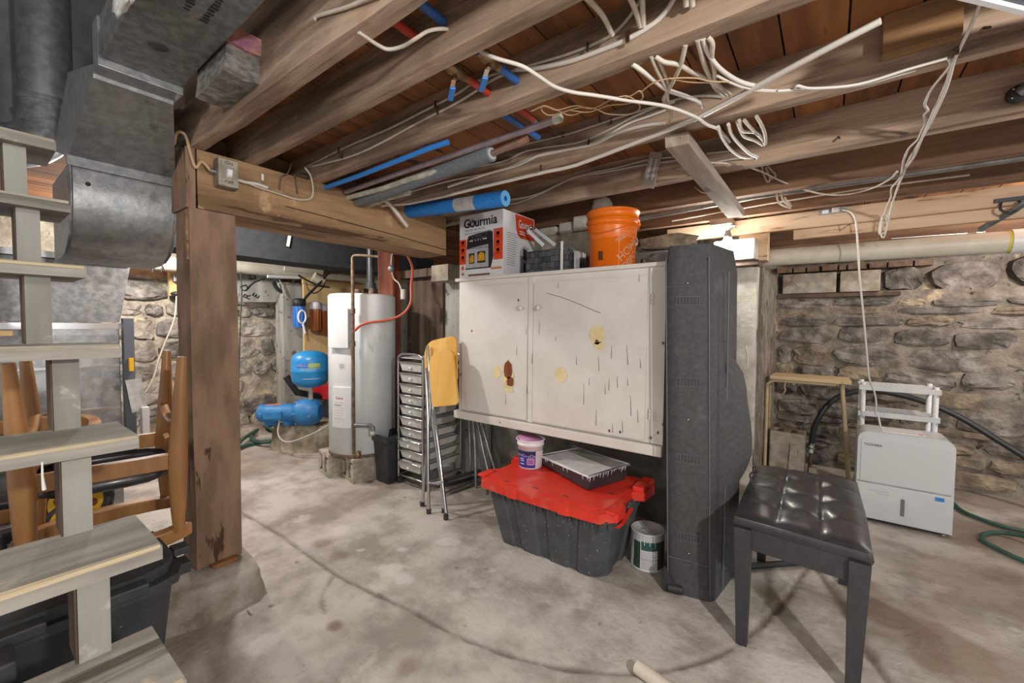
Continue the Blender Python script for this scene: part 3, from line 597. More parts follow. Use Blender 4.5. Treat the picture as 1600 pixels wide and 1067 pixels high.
# --- basket with what lies in it
x0, x1, y0, y1, z0, z1 = -1.560, -1.262, 2.22, 2.46, CZ1+.001, 1.712
t = thing('woven_basket', 'black woven strap basket beside the air fryer box', 'basket', (-1.41, 2.34, z0))
core = MB().box(x0+.006, x1-.006, y0+.006, y1-.006, z0, z0+.006)
for a, b, c, d in ((x0+.004, x1-.004, y0+.004, y0+.008), (x0+.004, x1-.004, y1-.008, y1-.004), (x0+.004, x0+.008, y0+.004, y1-.004), (x1-.008, x1-.004, y0+.004, y1-.004)): core.box(a, b, c, d, z0, z1-.004)
core.build('liner', m_black, t)
nx, nz_, ny = 10, 4, 8
for r in range(nz_):
    for k in range(nx):
        o_ = .004 if (k+r) % 2 else 0; a = x0+(x1-x0)*k/nx; zz = z0+(z1-z0)*r/nz_
        MB().box(a+.001, a+(x1-x0)/nx-.001, y0-o_, y0+.004, zz+.001, zz+(z1-z0)/nz_-.001).build('strap', m_basket, t, bevel=.001)
    for k in range(ny):
        o_ = .004 if (k+r) % 2 else 0; a = y0+(y1-y0)*k/ny; zz = z0+(z1-z0)*r/nz_
        MB().box(x1-.004, x1+o_, a+.001, a+(y1-y0)/ny-.001, zz+.001, zz+(z1-z0)/nz_-.001).build('strap', m_basket, t, bevel=.001)
MB().tube([(x0,y0,z1),(x1,y0,z1),(x1,y1,z1),(x0,y1,z1)], .006, 6, closed=True).build('rim', m_black, t)
t = thing('steel_tongs', 'steel kitchen tongs sticking up out of the basket', 'tongs', (-1.48, 2.36, 1.64))
for dy, u0, v0, u1, v1 in ((0, 824, 359, 850, 384), (.03, 836, 358, 868, 383)):
    a, b = Y_(u0, v0, 2.30+dy), Y_(u1, v1, 2.34+dy); mb = MB(); mb.bar(a, b, .026, .006, (0,1,0)); mb.build('arm', m_steel, t, bevel=.002)
mb = MB(); a = Y_(829, 357, 2.31); mb.lathe([(.001,-.006),(.022,-.005),(.026,.0),(.022,.008),(.001,.01)], a, 16); mb.build('hinge', m_steel, t)
def crumple(name, mat, c, r, seed, label, cat, parent=None, n=20, amp=.35):
    mb = MB(); vs = []; k = n//2
    for i in range(k+1):
        for j in range(n):
            a, b = math.pi*i/k, 2*math.pi*j/n; d = Vector((math.sin(a)*math.cos(b), math.sin(a)*math.sin(b), math.cos(a)))
            s = 1+amp*noise.noise(d*2.2+Vector((seed, 0, 0)))+amp*.5*noise.noise(d*5+Vector((seed, 0, 0))); vs.append((c[0]+d.x*r[0]*s, c[1]+d.y*r[1]*s, c[2]+d.z*r[2]*s))
    mb.add(vs, [(i*n+j, i*n+(j+1) % n, (i+1)*n+(j+1) % n, (i+1)*n+j) for i in range(k) for j in range(n)], True)
    o = mb.build(name, mat, parent)
    return tag(o, label, cat) if label else o
crumple('plastic_bag', m_clear, (-1.37, 2.36, 1.70), (.10, .08, .055), 3, 'crumpled clear plastic bag lying in the woven basket', 'bag')
o = MB().box(-1.302, -1.286, 2.205, 2.212, CZ1+.001, 1.755).build('plastic_strip', m_bag, bevel=.002); tag(o, 'upright white plastic strip leaning on the front of the basket', 'strip')
o = MB().box(-1.245, -1.232, 2.27, 2.32, CZ1+.001, 1.70).build('label_card', m_paper, bevel=.001); tag(o, 'thin pale card stood between the basket and the orange bucket', 'card')
# --- bucket
bc = Vector((-1.02, 2.32, CZ1+.001)); r0, r1, hb = .128, .148, .335
t = thing('plastic_bucket', 'orange plastic bucket near the right end of the cabinet top', 'bucket', bc)
MB().lathe([(.001,0),(r0-.004,0),(r0,.004),(r1-.012,hb-.095),(r1+.004,hb-.092),(r1+.004,hb-.088),(r1-.006,hb-.084),(r1-.004,hb-.062),(r1+.005,hb-.06),(r1+.005,hb-.055),(r1-.004,hb-.05),(r1-.003,hb-.012),(r1+.004,hb-.010),(r1+.004,hb),(r1-.004,hb),(r1-.010,hb-.1),(r0-.006,.006),(.001,.006)], bc, 48).build('body', m_orange, t)
MB().tube([bc+Vector((r1*1.02*math.cos(a), r1*1.02*math.sin(a), hb-.085-.05*math.sin(a*1)**2*(1 if True else 0))) for a in (math.radians(-170+10*k) for k in range(17))], .0022, 6).build('wire_handle', m_orange, t)
MB().ball(bc+Vector((r1*.95, .04, hb-.075)), .012, 8).build('handle_ear', m_orange, t)
def onb(a, z, d=.001):
    r = r0+(r1-.012-r0)*z/(hb-.095)+d; return bc+Vector((r*math.cos(a), r*math.sin(a), z))
cam_a = math.atan2(-bc.y, -bc.x)
def bpatch(a0, a1, z0, z1, mat, name, d=.0012, n=6):
    mb = MB(); vs = []
    for k in range(n+1):
        a = a0+(a1-a0)*k/n; vs += [onb(a, z0, d), onb(a, z1, d)]
    mb.add(vs, [(2*k, 2*k+2, 2*k+3, 2*k+1) for k in range(n)], True); return mb.build(name, mat, t)
LO = M('pale_orange_print', 'f4bf97', None, .5); DB = M('dark_brown_print', '5a2c10', None, .5)
bpatch(cam_a-.62, cam_a-.40, .050, .10, DB, 'label')
for a0, a1, z0, z1 in ((cam_a+.27, cam_a+1.25, .205, .2075), (cam_a+.27, cam_a+1.25, .012, .0145), (cam_a+.268, cam_a+.28, .012, .2075)): bpatch(a0, a1, z0, z1, LO, 'logo_frame')
for body, px, pz, sz in (('THE', .36, .165, .035), ('HOME', .74, .11, .062), ('DEPOT', .95, .062, .055)):
    cs, sn = math.cos(math.radians(43)), math.sin(math.radians(43))
    text(body, sz, LO, t, (0,0,0), (1,0,0), (0,0,1), 'logo', bend=lambda p, px=px, pz=pz: onb(cam_a+px+(p.x*cs-p.y*sn)/.138, pz+(p.x*sn+p.y*cs), .0016), bold=.0016)
crumple('rag', m_cloth, (-1.26, 2.68, 2.075), (.07, .05, .05), 9, 'white rag bunched on the block behind the orange bucket', 'rag')
# --- noodle on the beam
a = Vector((-1.40, 1.79, 1.925)); b = Vector((-3.3, 1.80, 2.06)); d = (b-a).normalized()
t = thing('pool_noodle', 'bright blue foam pool noodle lying over the beam, its round end towards the cabinet', 'pool noodle', a)
nd = MB(); q = [a.lerp(b, k/10) for k in range(11)]; nd.tube(q, .042, 18, cap=False); nd.tube(q, .013, 10, cap=False); nd.build('body', m_noodle, t)
e1, e2 = d.orthogonal().normalized(), None; e2 = d.cross(e1)
rg = MB(); n = 18; vs = [a-d*.0005+(e1*math.cos(2*math.pi*k/n)+e2*math.sin(2*math.pi*k/n))*r for r in (.0415, .0135) for k in range(n)]
rg.add(vs, [(k, (k+1) % n, n+(k+1) % n, n+k) for k in range(n)]); rg.build('cut_end', m_noodlel, t)
lb = MB(); vs = []; k0 = 9
cdir = (CAM-a); cdir = (cdir-d*cdir.dot(d)).normalized(); cs2 = d.cross(cdir)
for k in range(k0):
    an = math.radians(-60+120*k/(k0-1)); o_ = (cdir*math.cos(an)+cs2*math.sin(an))*.0428; vs += [a+d*.20+o_, a+d*.36+o_]
lb.add(vs, [(2*k, 2*k+1, 2*k+3, 2*k+2) for k in range(k0-1)], True); lb.build('paper_label', m_paper, t)

# ================================================================== TOTE, PAINT THINGS
t = thing('storage_tote', 'charcoal storage tote with a red lid below the cabinet', 'tote', (-1.17, 2.05, 0))
mb = MB(); L_ = []
def ribbed(x0, x1, y0, y1, z, off):
    P = []
    def seg(a, b, k, nrm, ribs):
        for i in range(k):
            f = i/k; on_ = any(r0 <= f < r1 for r0, r1 in ribs); p = Vector(a).lerp(Vector(b), f); p += Vector(nrm)*(off if on_ else 0); P.append((p.x, p.y, z))
    rb = [(.0,.14),(.24,.44),(.56,.76),(.86,1.0)]
    seg((x0+.05,y0,0),(x1-.05,y0,0),40,(0,-1,0),rb); P.append((x1-.02,y0+.012,z)); seg((x1,y0+.05,0),(x1,y1-.05,0),20,(1,0,0),[(0,.3),(.7,1)]); P.append((x1-.02,y1-.012,z))
    seg((x1-.05,y1,0),(x0+.05,y1,0),40,(0,1,0),rb); P.append((x0+.02,y1-.012,z)); seg((x0,y1-.05,0),(x0,y0+.05,0),20,(-1,0,0),[(0,.3),(.7,1)]); P.append((x0+.02,y0+.012,z))
    return P
A = ribbed(-1.50, -.855, 1.875, 2.22, .002, .012); B_ = ribbed(-1.545, -.80, 1.80, 2.30, .325, .012); n = len(A)
mb.add(A+B_, [(i, (i+1) % n, n+(i+1) % n, n+i) for i in range(n)] + [tuple(range(n-1,-1,-1))]); mb.build('body', m_tote, t)
rim = MB()
for k in range(18): rim.box(-1.52+k*.041, -1.512+k*.041, 1.782, 1.80, .285+.0*k, .335)
for k in range(8): rim.box(-.802, -.782, 1.83+k*.06, 1.838+k*.06, .285, .335)
rim.box(-1.555, -.79, 1.785, 2.315, .325, .338); rim.build('rim', m_tote, t)
lidp = [(-1.60,1.86),(-1.54,1.765),(-1.36,1.755),(-1.335,1.745),(-1.30,1.745),(-1.285,1.755),(-1.04,1.755),(-1.025,1.745),(-.985,1.745),(-.97,1.755),(-.82,1.765),(-.755,1.84),(-.755,1.93),(-.80,1.96),(-.80,2.12),(-.74,2.15),(-.73,2.28),(-.80,2.345),(-1.50,2.345),(-1.61,2.28),(-1.62,2.15),(-1.57,2.10),(-1.57,1.97),(-1.61,1.93)]
MB().prism(lidp, .045, (0,0,.33)).build('lid', m_red, t, bevel=.005)
MB().prism([(-1.54,1.84),(-1.48,1.80),(-.86,1.80),(-.81,1.86),(-.81,2.25),(-.86,2.31),(-1.48,2.31),(-1.54,2.25)], .006, (0,0,.374)).build('lid_panel', m_red, t, bevel=.003)
for x0 in (-1.60, -.805):
    MB().box(x0, x0+.06, 2.14, 2.32, .372, .402).build('lid_grip', m_red, t, bevel=.008); MB().box(x0, x0+.05, 1.80, 1.90, .372, .386).build('lid_grip', m_red, t, bevel=.005)
MB().hexa([(-.80,1.90,.27),(-.78,1.90,.27),(-.78,2.02,.30),(-.80,2.02,.30)], [(-.77,1.90,.30),(-.75,1.90,.30),(-.75,2.02,.335),(-.77,2.02,.335)]).build('latch', m_red, t)
for u, v in ((791,752),(836,762),(884,775),(954,771),(772,735)):
    p = Z_(u, v, .3805); MB().box(p[0]-.018, p[0]+.018, p[1]-.004, p[1]+.004, .3795, .3808).build('lid_slot', m_clip, t)
# spackling tub
c = Vector((-1.44, 2.11, .3815))
t = thing('spackling_tub', 'white tub with blue label and pink lid, standing on the red lid', 'tub', c)
rt, rb, ht = .082, .067, .172
MB().lathe([(.001,0),(rb,0),(rb+.002,.003),(rt-.004,ht-.035),(rt+.001,ht-.034),(rt+.001,ht-.018),(rt-.003,ht-.016),(rt-.002,ht-.008),(rt+.008,ht+.0),(rt+.006,ht+.004),(rt-.004,ht),(rb-.004,.004),(.001,.004)], c, 36).build('body', m_whitep, t)
lid = MB().lathe([(.001,.0),(rt-.004,.001),(rt-.002,.005),(.001,.006)], (0,0,0), 30).xf(Matrix.Translation(c+Vector((0,0,ht-.004))) @ Matrix.Rotation(math.radians(9), 4, 'Y')).build('lid', m_pink, t)
ca = math.atan2(-c.y, -c.x)
def tubp(a0, a1, z0, z1, mat, name, d=.0032, n=8):
    mb = MB(); vs = []
    for k in range(n+1):
        a = a0+(a1-a0)*k/n
        for z in (z0, z1):
            r = rb+(rt-.004-rb)*z/(ht-.035)+d; vs.append(c+Vector((r*math.cos(a), r*math.sin(a), z)))
    mb.add(vs, [(2*k, 2*k+2, 2*k+3, 2*k+1) for k in range(n)], True); return mb.build(name, mat, t)
tubp(ca-1.25, ca+.42, .010, .085, m_blue_label, 'label'); tubp(ca-1.25, ca+.42, .085, .112, m_blue_dark, 'label'); tubp(ca-.30, ca+.34, .028, .070, m_pink, 'label', .0038); tubp(ca+.42, ca+1.3, .012, .112, m_box, 'label')
tb = lambda a, z: (lambda p: c+Vector(((rb+(rt-rb)*(z+p.y)/ht+.0055)*math.cos(ca+a+p.x/.07), (rb+(rt-rb)*(z+p.y)/ht+.0055)*math.sin(ca+a+p.x/.07), z+p.y)))
text('DryDex', .026, m_whitep, t, (0,0,0), (1,0,0), (0,0,1), bend=tb(-.02, .083)); text('DAP', .022, m_whitep, t, (0,0,0), (1,0,0), (0,0,1), bend=tb(-.85, .085))
for z, a in ((.062, -.75), (.05, -.72), (.03, -.72), (.052, .0), (.04, .02)): tubp(ca+a-.2, ca+a+.2, z, z+.005, m_whitep if a < -.3 else m_blue_label, 'caption', .0045, 4)
# paint tray
t = thing('paint_tray', 'black paint tray crusted with white paint, propped on the red lid', 'paint tray', (-1.13, 2.1, .381))
c1, c2, c3, c4 = Z_(843,712,.445), Z_(920,745,.462), Z_(983,726,.468), Z_(903,700,.46)
lo_ = lambda p, z: Vector((p.x+( -1.12-p.x)*.06, p.y+(2.1-p.y)*.06, z))
MB().hexa([lo_(c1,.40), lo_(c2,.383), lo_(c3,.383), lo_(c4,.40)], [c1+Vector((0,0,-.001)), c2+Vector((0,0,-.001)), c3+Vector((0,0,-.001)), c4+Vector((0,0,-.001))]).build('tray_body', m_black, t, bevel=.006)
rm = MB(); rm.tube([c1, c2, c3, c4], .007, 8, closed=True); rm.build('rim', m_paintw, t)
MB().add([c1.lerp(c3,.04), c2.lerp(c4,.04), c3.lerp(c1,.04), c4.lerp(c2,.04)], [(0,1,2,3)]).build('dried_paint', m_paintw, t)
ins = [c1*.35+c4*.65, c2*.40+c3*.60, c3, c4]; cc = sum(ins, Vector())/4; ins = [p+(cc-p)*.12+Vector((0,0,.004)) for p in ins]
MB().add(ins+[p+(cc-p)*.35+Vector((0,0,-.001)) for p in ins], [(0,1,5,4),(1,2,6,5),(2,3,7,6),(3,0,4,7),(4,5,6,7)]).build('well', M('grey_paint_film', 'a9a7a1', '8f8d88', .5, scale=9), t)
dr = MB(); rnd = random.Random(5)
for e0, e1, k in ((c1, c2, 12), (c2, c3, 16)):
    nrm = (e1-e0).cross(Vector((0,0,1))).normalized()
    for i in range(k):
        p = e0.lerp(e1, (i+rnd.uniform(.2,.8))/k); l = rnd.uniform(.006,.03); dr.bar(p+nrm*.0045, p+Vector((0,0,-l))+nrm*.0005-nrm*.001, rnd.uniform(.003,.008), .004, nrm, taper=.3)
dr.build('paint_drips', m_paintw, t)['kind'] = 'stuff'
# paint can
c = Vector((-.722, 2.155, 0)); t = thing('paint_can', 'paint can with green label and white drips, between the tote and the black case', 'paint can', c)
rc, hc = .083, .193
MB().lathe([(.001,0),(rc-.002,0),(rc+.002,.002),(rc+.002,.006),(rc,.008),(rc,hc-.006),(rc+.003,hc-.003),(rc+.003,hc),(rc-.006,hc+.001),(rc-.008,hc-.006),(.001,hc-.006)], c, 40).build('body', m_white, t)
MB().lathe([(.001,hc-.005),(rc-.022,hc-.005),(rc-.018,hc-.002),(rc-.009,hc-.001)], c, 40).build('lid', m_white, t)
ca = math.atan2(-c.y, -c.x)
def canp(a0, a1, z0, z1, mat, name, d=.0012, n=8):
    mb = MB(); vs = [c+Vector(((rc+d)*math.cos(a0+(a1-a0)*k/n), (rc+d)*math.sin(a0+(a1-a0)*k/n), z)) for k in range(n+1) for z in (z0, z1)]
    mb.add(vs, [(2*k, 2*k+2, 2*k+3, 2*k+1) for k in range(n)], True); return mb.build(name, mat, t)
canp(ca-.95, ca-.42, .012, .15, m_green, 'label'); canp(ca-.42, ca+.62, .012, .112, m_box, 'label'); canp(ca-.42, ca+.62, .112, .155, m_teal, 'label'); canp(ca+.62, ca+1.3, .012, .155, M('brown_label', '4d463f'), 'label'); canp(ca-.42, ca+.62, .064, .066, m_ink, 'label', .0016)
for k in range(10):
    z = .018+.0095*k+(.006 if k > 4 else 0); canp(ca-.36, ca+.5-.1*(k % 3), z, z+.0022, m_inkg, 'caption', .0017, 6)
for a, l, wd in ((-.42,.17,.05),(-.2,.05,.04),(-.05,.035,.03),(.12,.05,.035),(.45,.06,.03),(-.95,.14,.05)): canp(ca+a, ca+a+wd, hc-.006-l, hc-.004, m_paintw, 'paint_drip', .002, 2)
MB().box(c.x-.03, c.x-.008, c.y-.02, c.y-.008, hc-.005, hc-.0035).build('dent_mark', m_inkg, t)

# ================================================================== CASE, BENCH, RIGHT-HAND SIDE
t = thing('instrument_case', 'tall charcoal soft instrument case standing upright against the right end of the cabinet', 'case', (-.46, 2.12, 0))
fl_, fr_ = Vector((-.585, 1.985, .02)), Vector((-.376, 2.031, .0)); zt = 1.60
bl_, br_ = Vector((-.60, 2.36, .02)), Vector((-.352, 2.40, .0))
tl_ = Y_(1043, 386, 1.985); tr_ = Vector((-.345, 2.06, 1.60))
N_ = 16; mb = MB(); vs = []
prof = []
for k in range(N_+1):
    z = .0+1.622*k/N_; f = k/N_
    top = max(0, (z-1.56)/.06)
    ins = .03*top**2 if top > 0 else 0
    a = Vector((-.574-.045*f, 1.985, 0)); b = Vector((-.376-.045*f, 2.031, 0)); c_ = Vector((-.335-.03*f, 2.36, 0)); d_ = Vector((-.60-.03*f, 2.34, 0)); cen = (a+b+c_+d_)/4
    ring = []
    for p, q in ((a, b), (b, c_), (c_, d_), (d_, a)):
        for s in (.08, .35, .65, .92): ring.append(p.lerp(q, s))
    for p in ring:
        p = p+(cen-p)*(ins*3) ; vs.append((p.x, p.y, z))
n = 16
mb.add(vs, [(k*n+i, k*n+(i+1) % n, (k+1)*n+(i+1) % n, (k+1)*n+i) for k in range(N_) for i in range(n)], True)
mb.add(vs[:n], [tuple(range(n-1,-1,-1))]); mb.add(vs[-n:], [tuple(range(n))]); mb.build('body', m_case, t)
# front panel seams, edges
Fp = lambda s, z: Vector((-.574-.045*z/1.6, 1.985, z)).lerp(Vector((-.376-.045*z/1.6, 2.031, z)), s) + Vector((.0, -.002, 0))
pp = MB()
for s in (.05, .93): pp.tube([Fp(s, .03), Fp(s, .8), Fp(s, 1.56)], .0035, 6)
pp.tube([Fp(.05, .17), Fp(.5, .168), Fp(.93, .16)], .0025, 6); pp.tube([Fp(.05, 1.43), Fp(.6, 1.435)], .002, 6); pp.build('piping', m_case2, t)
zp = MB(); zp.tube([Vector((-.352,2.10,.05)), Vector((-.358,2.12,.5)), Vector((-.362,2.12,1.0)), Vector((-.37,2.13,1.5))], .004, 6); zp.build('zip', m_case2, t)
for v in (470, 597, 717, 840):
    z = on(1077, v, 1, 2.005)[2]; bx = MB(); c0, c1_ = Fp(.26, z), Fp(.74, z)
    g = MB(); w_ = c1_-c0
    for k in range(8): g.bar(c0+w_*(k/7)+Vector((0,-.001,-.016)), c0+w_*(k/7)+Vector((0,-.001,.016)), .0035, .003)
    g.bar(c0-w_*.04+Vector((0,-.001,.019)), c1_+w_*.04+Vector((0,-.001,.019)), .003, .003); g.bar(c0-w_*.04+Vector((0,-.001,-.019)), c1_+w_*.04+Vector((0,-.001,-.019)), .003, .003)
    g.build('moulded_grille', m_case2, t)
for v in (442, 656, 866):
    z = on(1080, v, 1, 2.005)[2]; MB().ball(Fp(.5, z), .006, 8).build('stud', m_chrome, t)
MB().hexa([Fp(-.02,.0)+Vector((-.004,-.004,0)), Fp(.30,.0)+Vector((0,-.004,0)), Fp(.30,.0)+Vector((0,.03,0)), Fp(-.02,.0)+Vector((-.004,.06,0))], [Fp(-.02,.12)+Vector((-.004,-.004,0)), Fp(.03,.11)+Vector((0,-.004,0)), Fp(.03,.11)+Vector((0,.03,0)), Fp(-.02,.12)+Vector((-.004,.06,0))]).build('corner_guard', m_black, t)
MB().cyl(Fp(.20,.022)+Vector((-.03,-.004,0)), Fp(.20,.022)+Vector((.03,.012,0)), .022, 14).build('wheel', m_black, t)
# soft pocket bulging on the right side
mb = MB(); vs = []; K = 14
for k in range(K+1):
    f = k/K; z = .12+1.06*f; bul = .088*math.sin(math.pi*min(1, .12+f*.98))**.28*(1 if f < .93 else .8)*(1 if z > .62 else .35+.65*max(0, (z-.5)/.12))
    for i in range(11):
        g = i/10; y = 2.10+.285*g; s_ = math.sin(math.pi*g)**.5 if 0 < g < 1 else 0
        x = -.37-.03*f + (bul+.028)*s_*(1+.10*noise.noise(Vector((f*6, g*5, 2)))); vs.append((x, y, z))
mb.add(vs, [(k*11+i, k*11+i+1, (k+1)*11+i+1, (k+1)*11+i) for k in range(K) for i in range(10)], True); mb.add(vs[-11:], [tuple(range(11))])
pk = mb.build('side_pocket', m_case, t)
mb = MB(); p = Vector((-.262, 2.20, .55)); mb.tube(spline([p+Vector((0,0,.09)), p+Vector((.02,-.01,.05)), p+Vector((-.004,-.02,.02)), p+Vector((.012,-.02,-.03)), p+Vector((.022,-.022,-.085))], 4), .006, 6, flat=.6); mb.build('strap', m_black, t)
mb = MB(); mb.tube([p+Vector((0.004,0,.05+.0)), p+Vector((.018,-.012,.06)), p+Vector((.022,-.012,.035)), p+Vector((.006,0,.028))], .0035, 6, closed=True); mb.build('buckle', m_black, t)
mb = MB(); mb.tube(spline([Y_(1165,540,2.22), Y_(1168,555,2.22), Y_(1168,572,2.22)], 4), .004, 6); mb.build('cord_end', m_wire, t)

# --- piano bench
t = thing('piano_bench', 'black bench with a button-tufted leather seat, in front of the black case', 'bench', (-.07, 2.19, 0))
# slightly skewed so that its long sides follow the photograph
q = [Vector((-.272,1.83,0)), Vector((.140,1.795,0)), Vector((.135,2.60,0)), Vector((-.285,2.585,0))]
def Q(s, r, z): a = q[0].lerp(q[1], s); b = q[3].lerp(q[2], s); p = a.lerp(b, r); return Vector((p.x, p.y, z))
nu, nv = 36, 54; mb = MB(); vs = []
tuft = [(i/3, j/4) for i in range(4) for j in range(5)]
for j in range(nv+1):
    for i in range(nu+1):
        s, r = i/nu, j/nv
        e = min(s, 1-s)*.41; e2 = min(r, 1-r)*.79; edge = (1-math.exp(-e/.022))*(1-math.exp(-e2/.022))
        su, sv = abs(((s*3) % 1)-.5)*2, abs(((r*4) % 1)-.5)*2   # 1 at seams
        puff = (1-su**5)*(1-sv**5*.75)
        but = 0
        for (a, b) in tuft:
            if 0 < a < 1 and 0 < b < 1: but = max(but, math.exp(-(((s-a)*.41)**2+((r-b)*.79)**2)/.032**2))
        z = .504+.026*edge*(.6+.4*puff) - .020*but*edge + .005*noise.noise(Vector((s*5, r*9, 1)))*edge
        vs.append(Q(s, r, z))
mb.add(vs, [(j*(nu+1)+i, j*(nu+1)+i+1, (j+1)*(nu+1)+i+1, (j+1)*(nu+1)+i) for j in range(nv) for i in range(nu)], True)
top_e = [Q(i/nu, 0, .504) for i in range(nu+1)] + [Q(1, j/nv, .504) for j in range(1, nv+1)] + [Q(1-i/nu, 1, .504) for i in range(1, nu+1)] + [Q(0, 1-j/nv, .504) for j in range(1, nv)]
bot = [Vector((p.x, p.y, .468)) for p in top_e]; mid = []
cen = Q(.5, .5, 0)
for p in top_e: d = Vector((p.x-cen.x, p.y-cen.y, 0)).normalized(); mid.append(Vector((p.x, p.y, .484))+d*.010)
n = len(top_e); mb.add(top_e+mid+bot, [(k*n+i, (k+1)*n+i, (k+1)*n+(i+1) % n, k*n+(i+1) % n) for k in range(2) for i in range(n)], True); mb.add(bot, [tuple(range(n-1,-1,-1))])
seat = mb.build('seat', m_leather, t)
for k in (1, 2):
    st_ = MB(); st_.tube([Q(k/3, j/40, .504+.026*(1-math.exp(-min(j/40,1-j/40)*.79/.022))*.60+.0008-(.019*(1 if 2<j<38 else 0)*max(math.exp(-((j/40-b/4)*.79)**2/.032**2) for b in (1,2,3)))) for j in range(41)], .0013, 4); st_.build('seam', m_lacquer, seat)
for (a, b) in tuft:
    if 0 < a < 1 and 0 < b < 1: MB().lathe([(.001,.006),(.009,.004),(.011,.0),(.011,-.003)], Q(a, b, .494), 12).build('button', m_leather, seat)
ap = MB()
def apron(s0, r0, s1, r1):
    a, b = Q(s0, r0, 0), Q(s1, r1, 0); d = (b-a).normalized(); nn = Vector((-d.y, d.x, 0))*.012
    return MB().hexa([Vector((p.x, p.y, .388)) for p in (a-nn, b-nn, b+nn, a+nn)], [Vector((p.x, p.y, .4675)) for p in (a-nn, b-nn, b+nn, a+nn)])
for s0, r0, s1, r1 in ((.10,.018,.90,.018),(.10,.98,.90,.98),(.05,.05,.05,.95),(.95,.05,.95,.95)): apron(s0, r0, s1, r1).build('apron', m_lacquer, t, bevel=.002)
for s, r, dx, dy in ((.075,.02,.006,.0),(.925,.02,-.006,0),(.075,.975,.006,0),(.925,.975,-.006,0)):
    a = Q(s, r, 0); w0, w1 = .030, .019
    MB().hexa([(a.x+dx-w1,a.y+dy-w1,0),(a.x+dx+w1,a.y+dy-w1,0),(a.x+dx+w1,a.y+dy+w1,0),(a.x+dx-w1,a.y+dy+w1,0)], [(a.x-w0,a.y-w0,.4675),(a.x+w0,a.y-w0,.4675),(a.x+w0,a.y+w0,.4675),(a.x-w0,a.y+w0,.4675)]).build('leg', m_lacquer, t, bevel=.002)
o = MB().tube(spline([Z_(1100,888,.02), Z_(1180,884,.02), Z_(1230,880,.02), Z_(1265,878,.02)], 4), .016, 10).build('rubber_hose', m_hose); tag(o, 'short black rubber hose lying on the floor under the bench', 'hose')

# --- dehumidifier
t = thing('dehumidifier', 'white upright dehumidifier on the floor by the stone wall', 'dehumidifier', (.40, 3.66, 0))
dx0, dx1, dy0, dy1, dz1 = .178, .625, 3.525, 3.77, .583
def rrect(x0, x1, z0, z1, r, k=7):
    P = []
    for cx, cz, a0 in ((x0+r, z1-r, 90), (x1-r, z1-r, 0)):
        pass
    P = [(x0, z0), (x1, z0)] + [(x1-r+r*math.cos(math.radians(90*i/k)), z1-r+r*math.sin(math.radians(90*i/k))) for i in range(k+1)] + [(x0+r+r*math.cos(math.radians(90+90*i/k)), z1-r+r*math.sin(math.radians(90+90*i/k))) for i in range(k+1)]
    return P
MB().prism([(a, b) for a, b in rrect(dx0, dx1, .022, dz1, .055)], -(dy1-dy0), (0, dy0, 0), (1,0,0), (0,0,1)).build('shell', m_white, t, bevel=.012)
MB().prism(rrect(dx0+.018, dx1-.012, .262, dz1-.045, .03), .006, (0, dy0, 0), (1,0,0), (0,0,1)).build('upper_panel', M('silver_white_panel', 'd3d6d9', None, .35), t, bevel=.003)
MB().box(dx0+.006, dx1-.006, dy0-.004, dy0+.01, .024, .250).build('water_bucket', m_white, t, bevel=.004)
MB().box(dx0+.004, dx1-.012, dy0-.002, dy0+.01, .2505, .2615).build('seam_strip', m_silv, t)  # grey strip between the upper panel and the water bucket
MB().prism(rrect(.395, .413, .078, .185, .008)+[], .005, (0, dy0-.003, 0), (1,0,0), (0,0,1)).build('level_window', M('smoke_window', '76777a', None, .2), t)
text('TOSHIBA', .022, m_ink, t, (dx0+.030, dy0-.0075, .500), (1,0,0), (0,0,1), align='LEFT')
MB().box(.545, .585, dy0-.0052, dy0-.003, .212, .236).build('energy_sticker', m_skyb, t); MB().box(.560, .584, dy0-.0058, dy0-.005, .221, .231).build('sticker_print', m_filtb, t)
for k, (a, b) in enumerate(((.24,.34),(.275,.345))): MB().box(a, b, dy0-.0048, dy0-.0038, .205-.016*k, .211-.016*k).build('caption', M('pale_caption', 'c2c5c8'), t)
for x_ in (dx0+.03, dx1-.03):
    for y_ in (dy0+.03, dy1-.03): MB().cyl((x_, y_-.004, .0115), (x_, y_+.010, .0115), .0115, 10).build('caster', m_whitep, t)
MB().box(dx0+.01, dx1-.01, dy0+.006, dy1-.006, .014, .024).build('base', m_black, t)
MB().box(.30, .50, dy0+.05, dy1-.05, dz1-.001, dz1+.003).build('control_panel', m_whitep, t, bevel=.002); MB().box(.47, .49, dy0+.06, dy0+.075, dz1+.002, dz1+.0045).build('indicator', m_redbin, t)
# --- white cord from the header outlet
pts = [Y_(1306,328,3.262), Y_(1318,328,3.255), Y_(1330,332,3.255), Y_(1337,345,3.255), Y_(1340,380,3.27), Y_(1343,430,3.30), Y_(1349,490,3.36), Y_(1354,545,3.42), Y_(1358,590,3.50), Y_(1366,612,3.58), Y_(1369,630,3.62), Y_(1368,645,3.66), (.285, 3.69, .66), (.30, 3.70, .590)]
t = thing('appliance_cable', 'white power cord hanging from the outlet on the header down to the dehumidifier', 'cord', pts[5])
MB().tube(spline(pts, 5), .0052, 8).build('cable', m_cordw, t); a = Y_(1305,328,3.262); MB().box(a[0]-.016, a[0]+.022, 3.240, 3.268, a[2]-.014, a[2]+.012).build('plug', m_cordw, t, bevel=.004)
a = Y_(1300,330,3.272); o = MB().box(a[0]-.065, a[0]+.07, 3.268, 3.2795, a[2]-.016, a[2]+.02).build('power_outlet', m_galv, bevel=.002); tag(o, 'metal outlet plate on the header with a white plug in it', 'outlet')
MB().box(a[0]-.05, a[0]-.018, 3.262, 3.268, a[2]-.01, a[2]+.01).build('receptacle', m_whitep, o)
